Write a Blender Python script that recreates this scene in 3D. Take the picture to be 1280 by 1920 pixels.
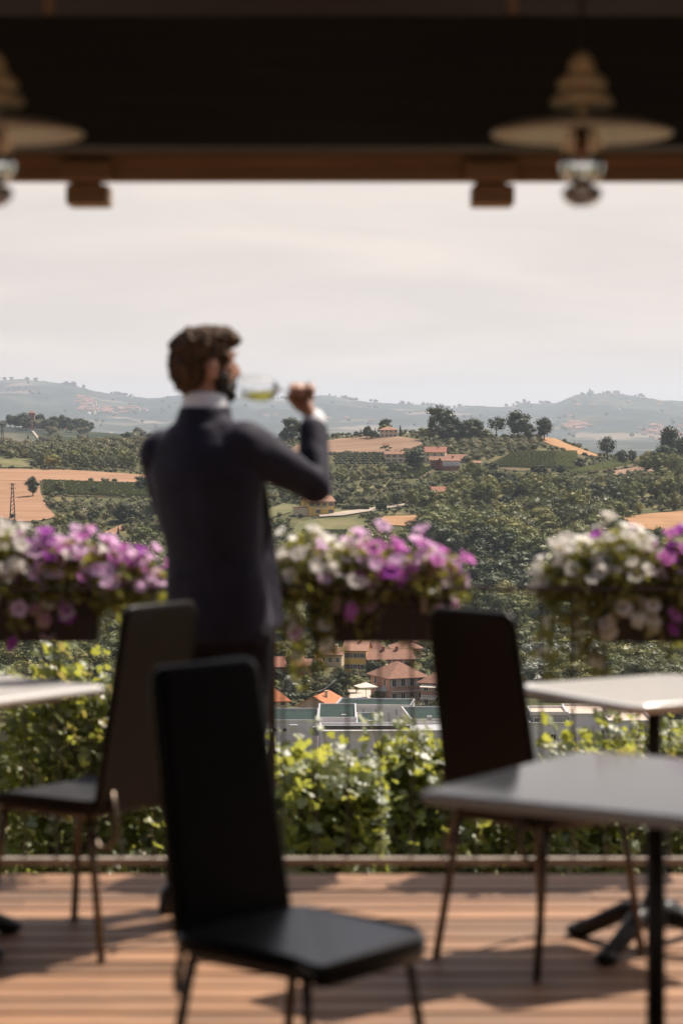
import bpy, bmesh, math, random
import numpy as np
from mathutils import Vector, Matrix, Euler

R = math.radians
rng = random.Random(7)
scene = bpy.context.scene
for o in list(bpy.data.objects):
    bpy.data.objects.remove(o)

# ------------------------------------------------------------------ camera, sky, sun, exposure
F = 85.0 / 36.0 * 1920.0          # focal length in photo pixels
EYE = 1.55                        # eye height above the deck
HOR = 770.0                       # photo row of the horizon
cam_d = bpy.data.cameras.new('camera')
cam = bpy.data.objects.new('camera', cam_d)
scene.collection.objects.link(cam)
cam.location = (0, 0, EYE)
cam.rotation_euler = (R(90), 0, 0)
cam_d.lens = 85
cam_d.sensor_fit = 'VERTICAL'
cam_d.sensor_height = 36
cam_d.shift_y = -(960 - HOR) / 1920.0
cam_d.clip_start = 0.1
cam_d.clip_end = 60000
cam_d.dof.use_dof = True
cam_d.dof.focus_distance = 800
cam_d.dof.aperture_fstop = 3.5
scene.camera = cam
scene.render.engine = 'CYCLES'
scene.cycles.use_denoising = True
try:
    scene.cycles.denoiser = 'OPENIMAGEDENOISE'
    scene.cycles.denoising_prefilter = 'ACCURATE'
except Exception:
    pass
scene.cycles.max_bounces = 12
scene.cycles.diffuse_bounces = 3
scene.cycles.glossy_bounces = 3
scene.cycles.transmission_bounces = 12
scene.cycles.transparent_max_bounces = 8
scene.cycles.volume_bounces = 0
scene.cycles.sample_clamp_indirect = 6
scene.cycles.caustics_reflective = False
scene.cycles.caustics_refractive = False

SUN_AZ, SUN_EL = R(48), R(56)
world = bpy.data.worlds.new('World')
scene.world = world
world.use_nodes = True
wn, wl = world.node_tree.nodes, world.node_tree.links
wn.clear()
sky = wn.new('ShaderNodeTexSky')
sky.sky_type = 'NISHITA'
sky.sun_disc = False
sky.sun_elevation = SUN_EL
sky.sun_rotation = SUN_AZ
sky.air_density = 1.0
sky.dust_density = 3.5
sky.ozone_density = 1.0
# thin summer haze veil: pale, a little denser towards the horizon, with faint cirrus streaks
tc = wn.new('ShaderNodeTexCoord')
mp = wn.new('ShaderNodeMapping')
mp.inputs['Scale'].default_value = (5, 5, 34)
nz = wn.new('ShaderNodeTexNoise')
nz.inputs['Scale'].default_value = 1.3
nz.inputs['Detail'].default_value = 6
nz.inputs['Distortion'].default_value = 0.6
rmp = wn.new('ShaderNodeValToRGB')
rmp.color_ramp.elements[0].position = 0.38
rmp.color_ramp.elements[0].color = (8.35, 7.5, 6.95, 1)
rmp.color_ramp.elements[1].position = 0.72
rmp.color_ramp.elements[1].color = (9.8, 8.6, 7.75, 1)
sep = wn.new('ShaderNodeSeparateXYZ')
mr = wn.new('ShaderNodeMapRange')
mr.inputs['From Min'].default_value = 0.0
mr.inputs['From Max'].default_value = 0.55
mr.inputs['To Min'].default_value = 1.0
mr.inputs['To Max'].default_value = 0.05
mix = wn.new('ShaderNodeMix')
mix.data_type = 'RGBA'
bg = wn.new('ShaderNodeBackground')
bg.inputs['Strength'].default_value = 0.072
wo = wn.new('ShaderNodeOutputWorld')
wl.new(tc.outputs['Generated'], mp.inputs['Vector'])
wl.new(mp.outputs['Vector'], nz.inputs['Vector'])
wl.new(nz.outputs['Fac'], rmp.inputs['Fac'])
wl.new(tc.outputs['Generated'], sep.inputs[0])
wl.new(sep.outputs['Z'], mr.inputs['Value'])
wl.new(mr.outputs['Result'], mix.inputs[0])
wl.new(sky.outputs['Color'], mix.inputs[6])
wl.new(rmp.outputs['Color'], mix.inputs[7])
wl.new(mix.outputs[2], bg.inputs['Color'])
wl.new(bg.outputs['Background'], wo.inputs['Surface'])

sun_d = bpy.data.lights.new('sun', 'SUN')
sun_d.energy = 5.0
sun_d.angle = R(0.5)
sun_d.color = (1.0, 0.91, 0.80)
sun = bpy.data.objects.new('sun', sun_d)
scene.collection.objects.link(sun)
sdir = Vector((math.sin(SUN_AZ) * math.cos(SUN_EL), math.cos(SUN_AZ) * math.cos(SUN_EL), math.sin(SUN_EL)))
sun.rotation_euler = sdir.to_track_quat('Z', 'Y').to_euler()
sun.location = sdir * 50

scene.view_settings.view_transform = 'Standard'
scene.view_settings.look = 'None'
scene.view_settings.gamma = 1
scene.view_settings.exposure = 0.5
scene.view_settings.use_curve_mapping = False

# ------------------------------------------------------------------ object helpers
COL = scene.collection

def link(o):
    COL.objects.link(o)
    return o

def tag(o, label=None, cat=None, group=None, kind=None):
    if label: o['label'] = label
    if cat: o['category'] = cat
    if group: o['group'] = group
    if kind: o['kind'] = kind
    return o

def thing(name, label, cat, loc=(0, 0, 0), rz=0.0, group=None):
    o = bpy.data.objects.new(name, None)
    o.empty_display_size = 0.1
    link(o)
    o.location = loc
    o.rotation_euler = (0, 0, rz)
    return tag(o, label, cat, group)

def mobj(name, me, parent=None, mats=None):
    o = bpy.data.objects.new(name, me)
    link(o)
    if mats is not None:
        if not isinstance(mats, (list, tuple)): mats = [mats]
        if not me.materials:
            for m in mats: me.materials.append(m)
    if parent is not None: o.parent = parent
    return o

def copy_tree(o, parent=None):
    c = o.copy()
    COL.objects.link(c)
    if parent is not None: c.parent = parent
    for ch in o.children: copy_tree(ch, c)
    return c

class MB:
    """collects shapes, then builds one mesh"""
    def __init__(s): s.v, s.f, s.m, s.sm = [], [], [], []
    def add(s, vs, fs, mi=0, smooth=False):
        b = len(s.v)
        s.v += [tuple(x) for x in vs]
        for f in fs:
            s.f.append([i + b for i in f]); s.m.append(mi); s.sm.append(smooth)
        return s
    def box(s, lo, hi, mi=0):
        x0, y0, z0 = lo; x1, y1, z1 = hi
        return s.add([(x0,y0,z0),(x1,y0,z0),(x1,y1,z0),(x0,y1,z0),(x0,y0,z1),(x1,y0,z1),(x1,y1,z1),(x0,y1,z1)],
                     [(0,3,2,1),(4,5,6,7),(0,1,5,4),(1,2,6,5),(2,3,7,6),(3,0,4,7)], mi)
    def tube(s, pts, r, n=10, mi=0, cap=True):
        pts = [Vector(p) for p in pts]
        k = len(pts)
        rr = r if isinstance(r, (list, tuple)) else [r] * k
        vs, fs = [], []
        up = None
        for i, p in enumerate(pts):
            t = (pts[min(i+1,k-1)] - pts[max(i-1,0)])
            t = t.normalized() if t.length > 1e-9 else Vector((0,0,1))
            if up is None:
                up = Vector((0,0,1)) if abs(t.z) < 0.9 else Vector((1,0,0))
            a = t.cross(up).normalized(); b = a.cross(t).normalized(); up = b
            ra, rb = rr[i] if isinstance(rr[i], (tuple, list)) else (rr[i], rr[i])
            for j in range(n):
                an = 2*math.pi*j/n
                vs.append(p + a*(math.cos(an)*ra) + b*(math.sin(an)*rb))
        for i in range(k-1):
            for j in range(n):
                fs.append((i*n+j, i*n+(j+1)%n, (i+1)*n+(j+1)%n, (i+1)*n+j))
        s.add(vs, fs, mi, True)
        if cap:
            b0 = len(s.v) - len(vs)
            s.f.append([b0 + j for j in range(n)][::-1]); s.m.append(mi); s.sm.append(False)
            s.f.append([b0 + (k-1)*n + j for j in range(n)]); s.m.append(mi); s.sm.append(False)
        return s
    def lathe(s, prof, n=24, mi=0, c=(0,0,0)):
        vs, fs = [], []
        for (r, z) in prof:
            for j in range(n):
                a = 2*math.pi*j/n
                vs.append((c[0]+r*math.cos(a), c[1]+r*math.sin(a), c[2]+z))
        for i in range(len(prof)-1):
            for j in range(n):
                fs.append((i*n+j, i*n+(j+1)%n, (i+1)*n+(j+1)%n, (i+1)*n+j))
        return s.add(vs, fs, mi, True)
    def prism(s, poly, z0, z1, mi=0):
        n = len(poly)
        vs = [(x,y,z0) for x,y in poly] + [(x,y,z1) for x,y in poly]
        fs = [tuple(range(n))[::-1], tuple(range(n,2*n))] + [(i,(i+1)%n,n+(i+1)%n,n+i) for i in range(n)]
        return s.add(vs, fs, mi)
    def sphere(s, c, r, nu=12, nv=8, mi=0):
        rx, ry, rz = r if isinstance(r, (tuple, list)) else (r, r, r)
        vs = [(c[0], c[1], c[2]-rz)]
        for i in range(1, nv):
            ph = -math.pi/2 + math.pi*i/nv
            for j in range(nu):
                th = 2*math.pi*j/nu
                vs.append((c[0]+rx*math.cos(ph)*math.cos(th), c[1]+ry*math.cos(ph)*math.sin(th), c[2]+rz*math.sin(ph)))
        vs.append((c[0], c[1], c[2]+rz))
        fs = [(0, 1+(j+1)%nu, 1+j) for j in range(nu)]
        for i in range(nv-2):
            for j in range(nu):
                a = 1+i*nu
                fs.append((a+j, a+(j+1)%nu, a+nu+(j+1)%nu, a+nu+j))
        l = len(vs)-1; a = 1+(nv-2)*nu
        fs += [(a+j, a+(j+1)%nu, l) for j in range(nu)]
        return s.add(vs, fs, mi, True)
    def mesh(s, name, mats=()):
        me = bpy.data.meshes.new(name)
        me.from_pydata(s.v, [], s.f)
        me.polygons.foreach_set('material_index', s.m)
        me.polygons.foreach_set('use_smooth', s.sm)
        for m in (mats if isinstance(mats, (list, tuple)) else [mats]): me.materials.append(m)
        me.update()
        return me
    def obj(s, name, mats, parent=None, bevel=0.0, seg=2):
        o = mobj(name, s.mesh(name, mats), parent)
        if bevel:
            b = o.modifiers.new('bevel', 'BEVEL'); b.width = bevel; b.segments = seg; b.limit_method = 'ANGLE'; b.angle_limit = R(40)
        return o

def bar_pts(p, q, hw, hh):
    """a box along p->q with half sizes: returns verts, faces"""
    p, q = Vector(p), Vector(q); t = (q-p).normalized()
    up = Vector((0,0,1)) if abs(t.z) < 0.95 else Vector((0,1,0))
    a = t.cross(up).normalized()*hw; b = a.cross(t).normalized()*hh
    vs = [p-a-b,p+a-b,p+a+b,p-a+b,q-a-b,q+a-b,q+a+b,q-a+b]
    return vs, [(0,1,2,3),(7,6,5,4),(0,4,5,1),(1,5,6,2),(2,6,7,3),(3,7,4,0)]

# ------------------------------------------------------------------ materials
def nodes_of(name):
    m = bpy.data.materials.new(name); m.use_nodes = True
    nt = m.node_tree; nt.nodes.clear()
    out = nt.nodes.new('ShaderNodeOutputMaterial')
    return m, nt, out

def pmat(name, c1, c2=None, scale=5.0, rough=0.6, metal=0.0, bump=0.0, bscale=None, stretch=(1,1,1), spec=0.5, rand=0.0, detail=5, coat=0.0, sheen=0.0):
    m, nt, out = nodes_of(name)
    N, L = nt.nodes, nt.links
    b = N.new('ShaderNodeBsdfPrincipled')
    b.inputs['Roughness'].default_value = rough
    b.inputs['Metallic'].default_value = metal
    b.inputs['Specular IOR Level'].default_value = spec
    b.inputs['Coat Weight'].default_value = coat
    b.inputs['Coat Roughness'].default_value = 0.1
    b.inputs['Sheen Weight'].default_value = sheen; b.inputs['Sheen Roughness'].default_value = 0.35; b.inputs['Sheen Tint'].default_value = (0.75,0.68,0.85,1)
    L.new(b.outputs[0], out.inputs['Surface'])
    t = N.new('ShaderNodeTexCoord'); mp = N.new('ShaderNodeMapping')
    mp.inputs['Scale'].default_value = stretch
    L.new(t.outputs['Object'], mp.inputs['Vector'])
    src = None
    if c2 is None:
        b.inputs['Base Color'].default_value = (*c1, 1)
        rgb = N.new('ShaderNodeRGB'); rgb.outputs[0].default_value = (*c1, 1); src = rgb.outputs[0]
    else:
        n = N.new('ShaderNodeTexNoise'); n.inputs['Scale'].default_value = scale; n.inputs['Detail'].default_value = detail
        L.new(mp.outputs['Vector'], n.inputs['Vector'])
        r = N.new('ShaderNodeValToRGB')
        r.color_ramp.elements[0].position = 0.35; r.color_ramp.elements[0].color = (*c1, 1)
        r.color_ramp.elements[1].position = 0.68; r.color_ramp.elements[1].color = (*c2, 1)
        L.new(n.outputs['Fac'], r.inputs['Fac']); src = r.outputs['Color']
    if rand:
        oi = N.new('ShaderNodeObjectInfo'); hs = N.new('ShaderNodeHueSaturation')
        m1 = N.new('ShaderNodeMapRange'); m1.inputs['To Min'].default_value = 1-rand; m1.inputs['To Max'].default_value = 1+rand
        L.new(oi.outputs['Random'], m1.inputs['Value']); L.new(m1.outputs[0], hs.inputs['Value'])
        L.new(src, hs.inputs['Color']); src = hs.outputs['Color']
    L.new(src, b.inputs['Base Color'])
    if bump:
        n2 = N.new('ShaderNodeTexNoise'); n2.inputs['Scale'].default_value = bscale or scale*4; n2.inputs['Detail'].default_value = 4
        L.new(mp.outputs['Vector'], n2.inputs['Vector'])
        bp = N.new('ShaderNodeBump'); bp.inputs['Strength'].default_value = bump; bp.inputs['Distance'].default_value = 0.02
        L.new(n2.outputs['Fac'], bp.inputs['Height']); L.new(bp.outputs[0], b.inputs['Normal'])
    return m

def leafmat(name, cols, trans=(0.3,0.4,0.05), tw=0.35, gloss=0.06, rough=0.4, rand_src='obj', gscale=0.15, ivar=0.13):
    """foliage: diffuse + translucent + a little gloss; hue differs from plant to plant"""
    m, nt, out = nodes_of(name); N, L = nt.nodes, nt.links
    rp = N.new('ShaderNodeValToRGB'); rp.color_ramp.interpolation = 'LINEAR'
    e = rp.color_ramp.elements
    while len(e) < len(cols): e.new(0.5)
    for i, c in enumerate(cols):
        e[i].position = i/(len(cols)-1); e[i].color = (*c, 1)
    if rand_src == 'obj':
        oi = N.new('ShaderNodeObjectInfo'); L.new(oi.outputs['Random'], rp.inputs['Fac'])
    else:
        g = N.new('ShaderNodeNewGeometry'); L.new(g.outputs['Random Per Island'], rp.inputs['Fac'])
    g2 = N.new('ShaderNodeNewGeometry')
    hs = N.new('ShaderNodeHueSaturation')
    mr = N.new('ShaderNodeMapRange'); mr.inputs['To Min'].default_value = 1-ivar; mr.inputs['To Max'].default_value = 1+ivar
    L.new(g2.outputs['Random Per Island'], mr.inputs['Value']); L.new(mr.outputs[0], hs.inputs['Value'])
    L.new(rp.outputs['Color'], hs.inputs['Color'])
    d = N.new('ShaderNodeBsdfDiffuse'); L.new(hs.outputs['Color'], d.inputs['Color'])
    t = N.new('ShaderNodeBsdfTranslucent')
    mt = N.new('ShaderNodeMix'); mt.data_type = 'RGBA'; mt.blend_type = 'MIX'; mt.inputs[0].default_value = 0.55
    L.new(hs.outputs['Color'], mt.inputs[6]); mt.inputs[7].default_value = (*trans, 1)
    L.new(mt.outputs[2], t.inputs['Color'])
    mx = N.new('ShaderNodeMixShader'); mx.inputs[0].default_value = tw
    L.new(d.outputs[0], mx.inputs[1]); L.new(t.outputs[0], mx.inputs[2])
    gl = N.new('ShaderNodeBsdfGlossy'); gl.inputs['Roughness'].default_value = rough; gl.inputs['Color'].default_value = (0.9,0.9,0.9,1)
    m2 = N.new('ShaderNodeMixShader'); m2.inputs[0].default_value = gloss
    L.new(mx.outputs[0], m2.inputs[1]); L.new(gl.outputs[0], m2.inputs[2])
    L.new(m2.outputs[0], out.inputs['Surface'])
    return m

def glassmat(name, col=(1,1,1), ior=1.45, rough=0.0):
    m, nt, out = nodes_of(name)
    b = nt.nodes.new('ShaderNodeBsdfPrincipled')
    b.inputs['Base Color'].default_value = (*col, 1); b.inputs['Roughness'].default_value = rough
    b.inputs['Transmission Weight'].default_value = 1.0; b.inputs['IOR'].default_value = ior
    nt.links.new(b.outputs[0], out.inputs['Surface'])
    return m

M = {}
M['deck'] = None
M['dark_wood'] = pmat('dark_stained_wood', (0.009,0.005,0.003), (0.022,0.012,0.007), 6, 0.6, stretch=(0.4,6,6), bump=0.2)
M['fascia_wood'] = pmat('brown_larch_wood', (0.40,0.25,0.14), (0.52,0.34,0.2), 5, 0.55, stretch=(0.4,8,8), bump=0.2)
M['black_leather'] = pmat('black_leather', (0.0035,0.003,0.0033), (0.006,0.0052,0.006), 30, 0.34, bump=0.05, bscale=160, spec=0.16)
M['black_seat'] = pmat('lit_black_seat_leather', (0.004,0.0036,0.004), (0.007,0.006,0.007), 30, 0.28, bump=0.04, bscale=160, spec=0.75)  # same leather as the backrest, extra shine put in so the seat looks lit
M['brown_leather'] = pmat('dark_brown_leather', (0.006,0.0034,0.0022), (0.009,0.0052,0.0035), 30, 0.36, bump=0.06, bscale=160, spec=0.18)
M['leg_metal'] = pmat('bronzed_steel', (0.11,0.082,0.06), (0.15,0.11,0.08), 20, 0.35, metal=0.7)
M['black_iron'] = pmat('black_cast_iron', (0.012,0.011,0.012), (0.02,0.018,0.018), 30, 0.45, metal=0.3, bump=0.1, bscale=90)
M['table_top'] = pmat('pale_laminate', (0.72,0.69,0.66), (0.76,0.73,0.70), 3, 0.09, spec=0.8)
M['rail_iron'] = pmat('brown_painted_iron', (0.20,0.15,0.115), (0.26,0.2,0.155), 12, 0.5, metal=0.2)
M['rail_pale'] = pmat('pale_sunlit_rail', (0.30,0.24,0.185), (0.38,0.31,0.245), 12, 0.5)  # sunlight on top of the bottom rail put into a paler colour
M['rail_dark'] = pmat('dark_painted_iron', (0.03,0.02,0.015), (0.045,0.03,0.022), 12, 0.5)
M['box_plastic'] = pmat('dark_brown_planter', (0.014,0.009,0.007), (0.02,0.013,0.01), 8, 0.55)
M['suit'] = pmat('navy_wool_suit', (0.015,0.0135,0.024), (0.023,0.0205,0.035), 14, 0.7, bump=0.15, bscale=40, spec=0.16, sheen=0.22)
M['trousers'] = pmat('navy_wool_trousers', (0.010,0.0085,0.012), (0.015,0.0125,0.017), 14, 0.75, bump=0.3, bscale=20, spec=0.12)
M['shirt'] = pmat('white_cotton', (0.72,0.72,0.76), (0.78,0.78,0.81), 20, 0.7)
M['skin'] = pmat('tanned_skin', (0.43,0.215,0.13), (0.5,0.26,0.165), 30, 0.5, bump=0.05, bscale=120)
M['hair'] = pmat('brown_hair', (0.04,0.021,0.012), (0.13,0.072,0.038), 38, 0.6, bump=0.8, bscale=60, stretch=(1,1,0.5), spec=0.15)
M['beard'] = pmat('dark_beard', (0.02,0.011,0.007), (0.045,0.025,0.015), 60, 0.7, bump=0.8, bscale=120)
M['shoe'] = pmat('black_shoe_leather', (0.01,0.009,0.009), (0.014,0.012,0.012), 20, 0.3)
M['glass'] = glassmat('clear_glass')
M['wine'] = glassmat('white_wine', (0.86,0.78,0.14), 1.33)
M['enamel'] = pmat('cream_enamel', (0.84,0.70,0.52), (0.87,0.74,0.57), 8, 0.38, metal=0.25)
M['ceramic'] = pmat('tan_ceramic', (0.82,0.63,0.37), (0.86,0.68,0.42), 10, 0.4)
M['socket'] = pmat('copper_socket', (0.42,0.2,0.09), None, rough=0.35, metal=0.6)
M['cable'] = pmat('black_cable', (0.012,0.011,0.01), None, rough=0.6)
M['chrome'] = pmat('pale_metal', (0.7,0.69,0.7), None, rough=0.25, metal=0.8)
# ------------------------------------------------------------------ terrain: one ground sheet to the horizon
def smooth(a, b, x):
    t = np.clip((np.asarray(x, float) - a) / (b - a), 0, 1)
    return t * t * (3 - 2 * t)

ZD = [0, 7, 9, 20, 40, 80, 150, 250, 350, 450, 560, 640, 715, 740, 800, 900, 1000, 1150, 1300, 1400, 1500, 1650, 1900, 2300, 3500, 6000, 30000]
ZZ = [-1.5, -1.5, -1.7, -3.2, -9, -22, -40, -55, -64, -68.5, -69.5, -70.5, -71, -70, -65.5, -56, -44, -32, -24.5, -18.5, -19, -34, -68, -97, -100, -100, -100]
CREST_X = [-2500, -600, 0, 270, 480, 560, 640, 740, 800, 900, 1000, 1040, 1080, 1115, 1180, 1230, 1300, 2000, 4000]
CREST_Y = [838, 840, 838, 833, 829, 827, 822, 813, 813, 818, 821, 824, 838, 855, 866, 858, 849, 838, 838]
LEFT_X = [-2500, -600, 0, 130, 220, 300, 420, 520, 620, 4000]
LEFT_Y = [800, 796, 800, 806, 813, 822, 838, 855, 960, 960]
RIDGE_X = [-4000, -600, -200, 0, 40, 80, 105, 118, 136, 145, 165, 200, 240, 270, 300, 330, 480, 560, 600, 620, 660, 700, 760, 800, 845, 875, 930, 960, 980, 1000, 1040, 1060, 1080, 1105, 1160, 1200, 1240, 1280, 1600, 4000]
RIDGE_Y = [742, 735, 722, 714, 711, 715, 719, 718, 720, 724, 731, 737, 743, 747, 746, 742, 747, 750, 741, 742, 751, 755, 758, 760, 766, 760, 764, 761, 755, 757, 757, 749, 740, 738, 739, 744, 751, 752, 742, 748]

def vnoise(x, y, seed=0):
    """smooth value noise, numpy"""
    x = np.asarray(x, float); y = np.asarray(y, float)
    xi = np.floor(x).astype(np.int64); yi = np.floor(y).astype(np.int64)
    fx = x - xi; fy = y - yi
    fx = fx*fx*(3-2*fx); fy = fy*fy*(3-2*fy)
    def h(a, b):
        n = (a*374761393 + b*668265263 + seed*974711) & 0x7fffffff
        n = ((n ^ (n >> 13)) * 1274126177) & 0x7fffffff
        return ((n ^ (n >> 16)) & 0xffff) / 65535.0
    a = h(xi, yi)*(1-fx) + h(xi+1, yi)*fx
    b = h(xi, yi+1)*(1-fx) + h(xi+1, yi+1)*fx
    return a*(1-fy) + b*fy - 0.5

def ground_row(px, d):
    """row of the photo at which the ground at depth d stands in column px"""
    px = np.asarray(px, float); d = np.asarray(d, float)
    z0 = np.interp(d, ZD, ZZ)
    Y = HOR + (EYE - z0) * F / d
    w = smooth(1120, 1400, d) * (1 - smooth(1420, 1650, d))
    Y = Y + (np.interp(px, CREST_X, CREST_Y) - 835.0) * w
    X = (px - 640) * d / F
    wm = smooth(760, 900, d) * (1 - smooth(1500, 1700, d))
    z_n = vnoise(X/60, d/60, 1)*3.0*wm
    Y = Y - z_n * F / d
    w2 = smooth(1850, 2450, d) * (1 - smooth(2500, 3300, d))
    tgt = np.interp(px, LEFT_X, LEFT_Y) + vnoise(px/70, d/90, 5)*3
    Y = np.where(tgt < Y, Y*(1-w2) + tgt*w2, Y)
    w3 = np.clip((d - 8800) / 6200, 0, 1)
    rid = np.interp(px, RIDGE_X, RIDGE_Y)
    und = vnoise(px/75, d/700, 3)*22*w3*(1-w3)*4*0.8 + vnoise(px/24, d/320, 4)*6*w3*(1-w3)*4
    rough = (vnoise(px/5.0, d/60, 8)*2.0 + vnoise(px/14.0, d/60, 9)*2.6) * smooth(0.6, 1.0, w3)
    Y = Y*(1 - w3**0.85) + rid*w3**0.85 + und + rough
    Y = Y + smooth(15000, 20000, d)*60
    return Y

def ground_z(px, d):
    return EYE - (ground_row(px, d) - HOR) * np.asarray(d, float) / F

def zat(X, d):
    return float(ground_z(640 + X*F/d, d))

_dd = np.arange(450, 1480, 1.0)
def depth_at(px, row, lo=450, hi=1475):
    ys = ground_row(np.full(_dd.shape, px), _dd)
    ok = (_dd >= lo) & (_dd <= hi)
    hit = np.where(ok & (ys <= row))[0]
    return float(_dd[hit[0]]) if len(hit) else float(hi)

def gp(px, row, lo=450, hi=1475):
    d = depth_at(px, row, lo, hi)
    return Vector(((px - 640)*d/F, d, float(ground_z(px, d))))

def pt(px, row, d):
    return Vector(((px - 640)*d/F, d, EYE - (row - HOR)*d/F))

def sheet(name, cols, rows, mat):
    PX, DD = np.meshgrid(np.array(cols, float), np.array(rows, float))
    Z = ground_z(PX, DD)
    co = np.stack([(PX-640)*DD/F, DD, Z], -1).reshape(-1, 3)
    nr, nc = PX.shape
    i = np.arange(nr*nc).reshape(nr, nc)
    q = np.stack([i[:-1,:-1], i[:-1,1:], i[1:,1:], i[1:,:-1]], -1).reshape(-1, 4)
    me = bpy.data.meshes.new(name)
    me.from_pydata(co.tolist(), [], q.tolist())
    me.polygons.foreach_set('use_smooth', [True]*len(q))
    me.materials.append(mat)
    return mobj(name, me)

# ground material: dry grass and scrub near, a patchwork of fields and woods far off
def terrain_mat():
    m, nt, out = nodes_of('hill_ground'); N, L = nt.nodes, nt.links
    b = N.new('ShaderNodeBsdfPrincipled'); b.inputs['Roughness'].default_value = 0.95; b.inputs['Specular IOR Level'].default_value = 0.1
    L.new(b.outputs[0], out.inputs['Surface'])
    t = N.new('ShaderNodeTexCoord')
    n1 = N.new('ShaderNodeTexNoise'); n1.inputs['Scale'].default_value = 0.035; n1.inputs['Detail'].default_value = 8; n1.inputs['Roughness'].default_value = 0.8
    L.new(t.outputs['Object'], n1.inputs['Vector'])
    r1 = N.new('ShaderNodeValToRGB')
    e = r1.color_ramp.elements
    e[0].position = 0.36; e[0].color = (0.045,0.05,0.022,1); e[1].position = 0.7; e[1].color = (0.22,0.17,0.085,1)
    k = e.new(0.52); k.color = (0.085,0.085,0.036,1)
    L.new(n1.outputs['Fac'], r1.inputs['Fac'])
    # far patchwork, its colours greyed and blued to put distance haze into them
    mp = N.new('ShaderNodeMapping'); mp.inputs['Scale'].default_value = (1/330, 1/620, 0)
    L.new(t.outputs['Object'], mp.inputs['Vector'])
    nd = N.new('ShaderNodeTexNoise'); nd.inputs['Scale'].default_value = 0.8; nd.inputs['Detail'].default_value = 3
    L.new(mp.outputs[0], nd.inputs['Vector'])
    ad = N.new('ShaderNodeVectorMath'); ad.operation = 'MULTIPLY_ADD'; ad.inputs[1].default_value = (1.4,1.4,0)
    L.new(nd.outputs['Color'], ad.inputs[0]); L.new(mp.outputs[0], ad.inputs[2])
    vo = N.new('ShaderNodeTexVoronoi'); vo.inputs['Scale'].default_value = 1.0
    L.new(ad.outputs[0], vo.inputs['Vector'])
    sp = N.new('ShaderNodeSeparateColor'); L.new(vo.outputs['Color'], sp.inputs[0])
    r2 = N.new('ShaderNodeValToRGB'); r2.color_ramp.interpolation = 'CONSTANT'
    e = r2.color_ramp.elements
    e[0].position = 0; e[0].color = (0.036,0.043,0.038,1); e[1].position = 0.45; e[1].color = (0.055,0.063,0.05,1)
    for p, c in ((0.66,(0.075,0.08,0.055,1)),(0.82,(0.12,0.112,0.08,1)),(0.95,(0.2,0.16,0.12,1))):
        k = e.new(p); k.color = c
    L.new(sp.outputs[0], r2.inputs['Fac'])
    # woods scattered over the patchwork
    n3 = N.new('ShaderNodeTexNoise'); n3.inputs['Scale'].default_value = 0.003; n3.inputs['Detail'].default_value = 9; n3.inputs['Roughness'].default_value = 0.68
    L.new(t.outputs['Object'], n3.inputs['Vector'])
    mr = N.new('ShaderNodeMapRange'); mr.inputs['From Min'].default_value = 0.48; mr.inputs['From Max'].default_value = 0.56
    L.new(n3.outputs['Fac'], mr.inputs['Value'])
    m3 = N.new('ShaderNodeMix'); m3.data_type = 'RGBA'
    L.new(mr.outputs[0], m3.inputs[0]); L.new(r2.outputs['Color'], m3.inputs[6]); m3.inputs[7].default_value = (0.028,0.042,0.024,1)
    sx = N.new('ShaderNodeSeparateXYZ'); L.new(t.outputs['Object'], sx.inputs[0])
    mz = N.new('ShaderNodeMapRange'); mz.inputs['From Min'].default_value = 1480; mz.inputs['From Max'].default_value = 1700
    L.new(sx.outputs['Y'], mz.inputs['Value'])
    m4 = N.new('ShaderNodeMix'); m4.data_type = 'RGBA'
    L.new(mz.outputs[0], m4.inputs[0]); L.new(r1.outputs['Color'], m4.inputs[6]); L.new(m3.outputs[2], m4.inputs[7])
    L.new(m4.outputs[2], b.inputs['Base Color'])
    return m

cols = sorted(set([-90000,-40000,-20000,-9000,-5000,-3000,-2000,-1400,-1000,-700,-500,-350] + list(range(-240,1540,7)) + [1640,1780,1950,2300,2800,3500,5000,8000,20000,40000,90000]))
rows = [-6, -2, 0.6, 2, 4, 6, 8, 10, 13, 17, 22, 28, 36, 46, 60, 80, 105, 140, 180, 230, 290, 350, 410] + list(np.arange(450, 760, 15)) + list(np.arange(760, 1500, 7)) + list(np.arange(1500, 2000, 45)) + list(np.arange(2000, 3400, 50)) + list(np.geomspace(3500, 8700, 14)) + list(np.arange(8900, 15500, 110)) + list(np.geomspace(15800, 22000, 7))
# behind and under the terrace the sheet simply continues flat
def terrain_sheet():
    rws = [r for r in rows if r >= 6]
    PX, DD = np.meshgrid(np.array(cols, float), np.array(rws, float))
    Z = ground_z(np.clip(PX, -4000, 4000), DD)
    X = (PX-640)*DD/F
    X = np.clip(X, -22000, 22000)
    co = np.stack([X, DD, Z], -1)
    back = co[0:1].copy(); back[..., 1] = -60; back[..., 0] *= 30
    co[0, :, 0] = np.clip(co[0,:,0]*1.0, -600, 600)
    co = np.concatenate([back, co], 0)
    nr, nc = co.shape[:2]
    co = co.reshape(-1, 3)
    i = np.arange(nr*nc).reshape(nr, nc)
    q = np.stack([i[:-1,:-1], i[:-1,1:], i[1:,1:], i[1:,:-1]], -1).reshape(-1, 4)
    me = bpy.data.meshes.new('terrain')
    me.from_pydata(co.tolist(), [], q.tolist())
    me.polygons.foreach_set('use_smooth', [True]*len(q))
    me.materials.append(terrain_mat())
    o = mobj('terrain', me); tag(o, kind='structure')
    return o
terrain_sheet()

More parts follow.
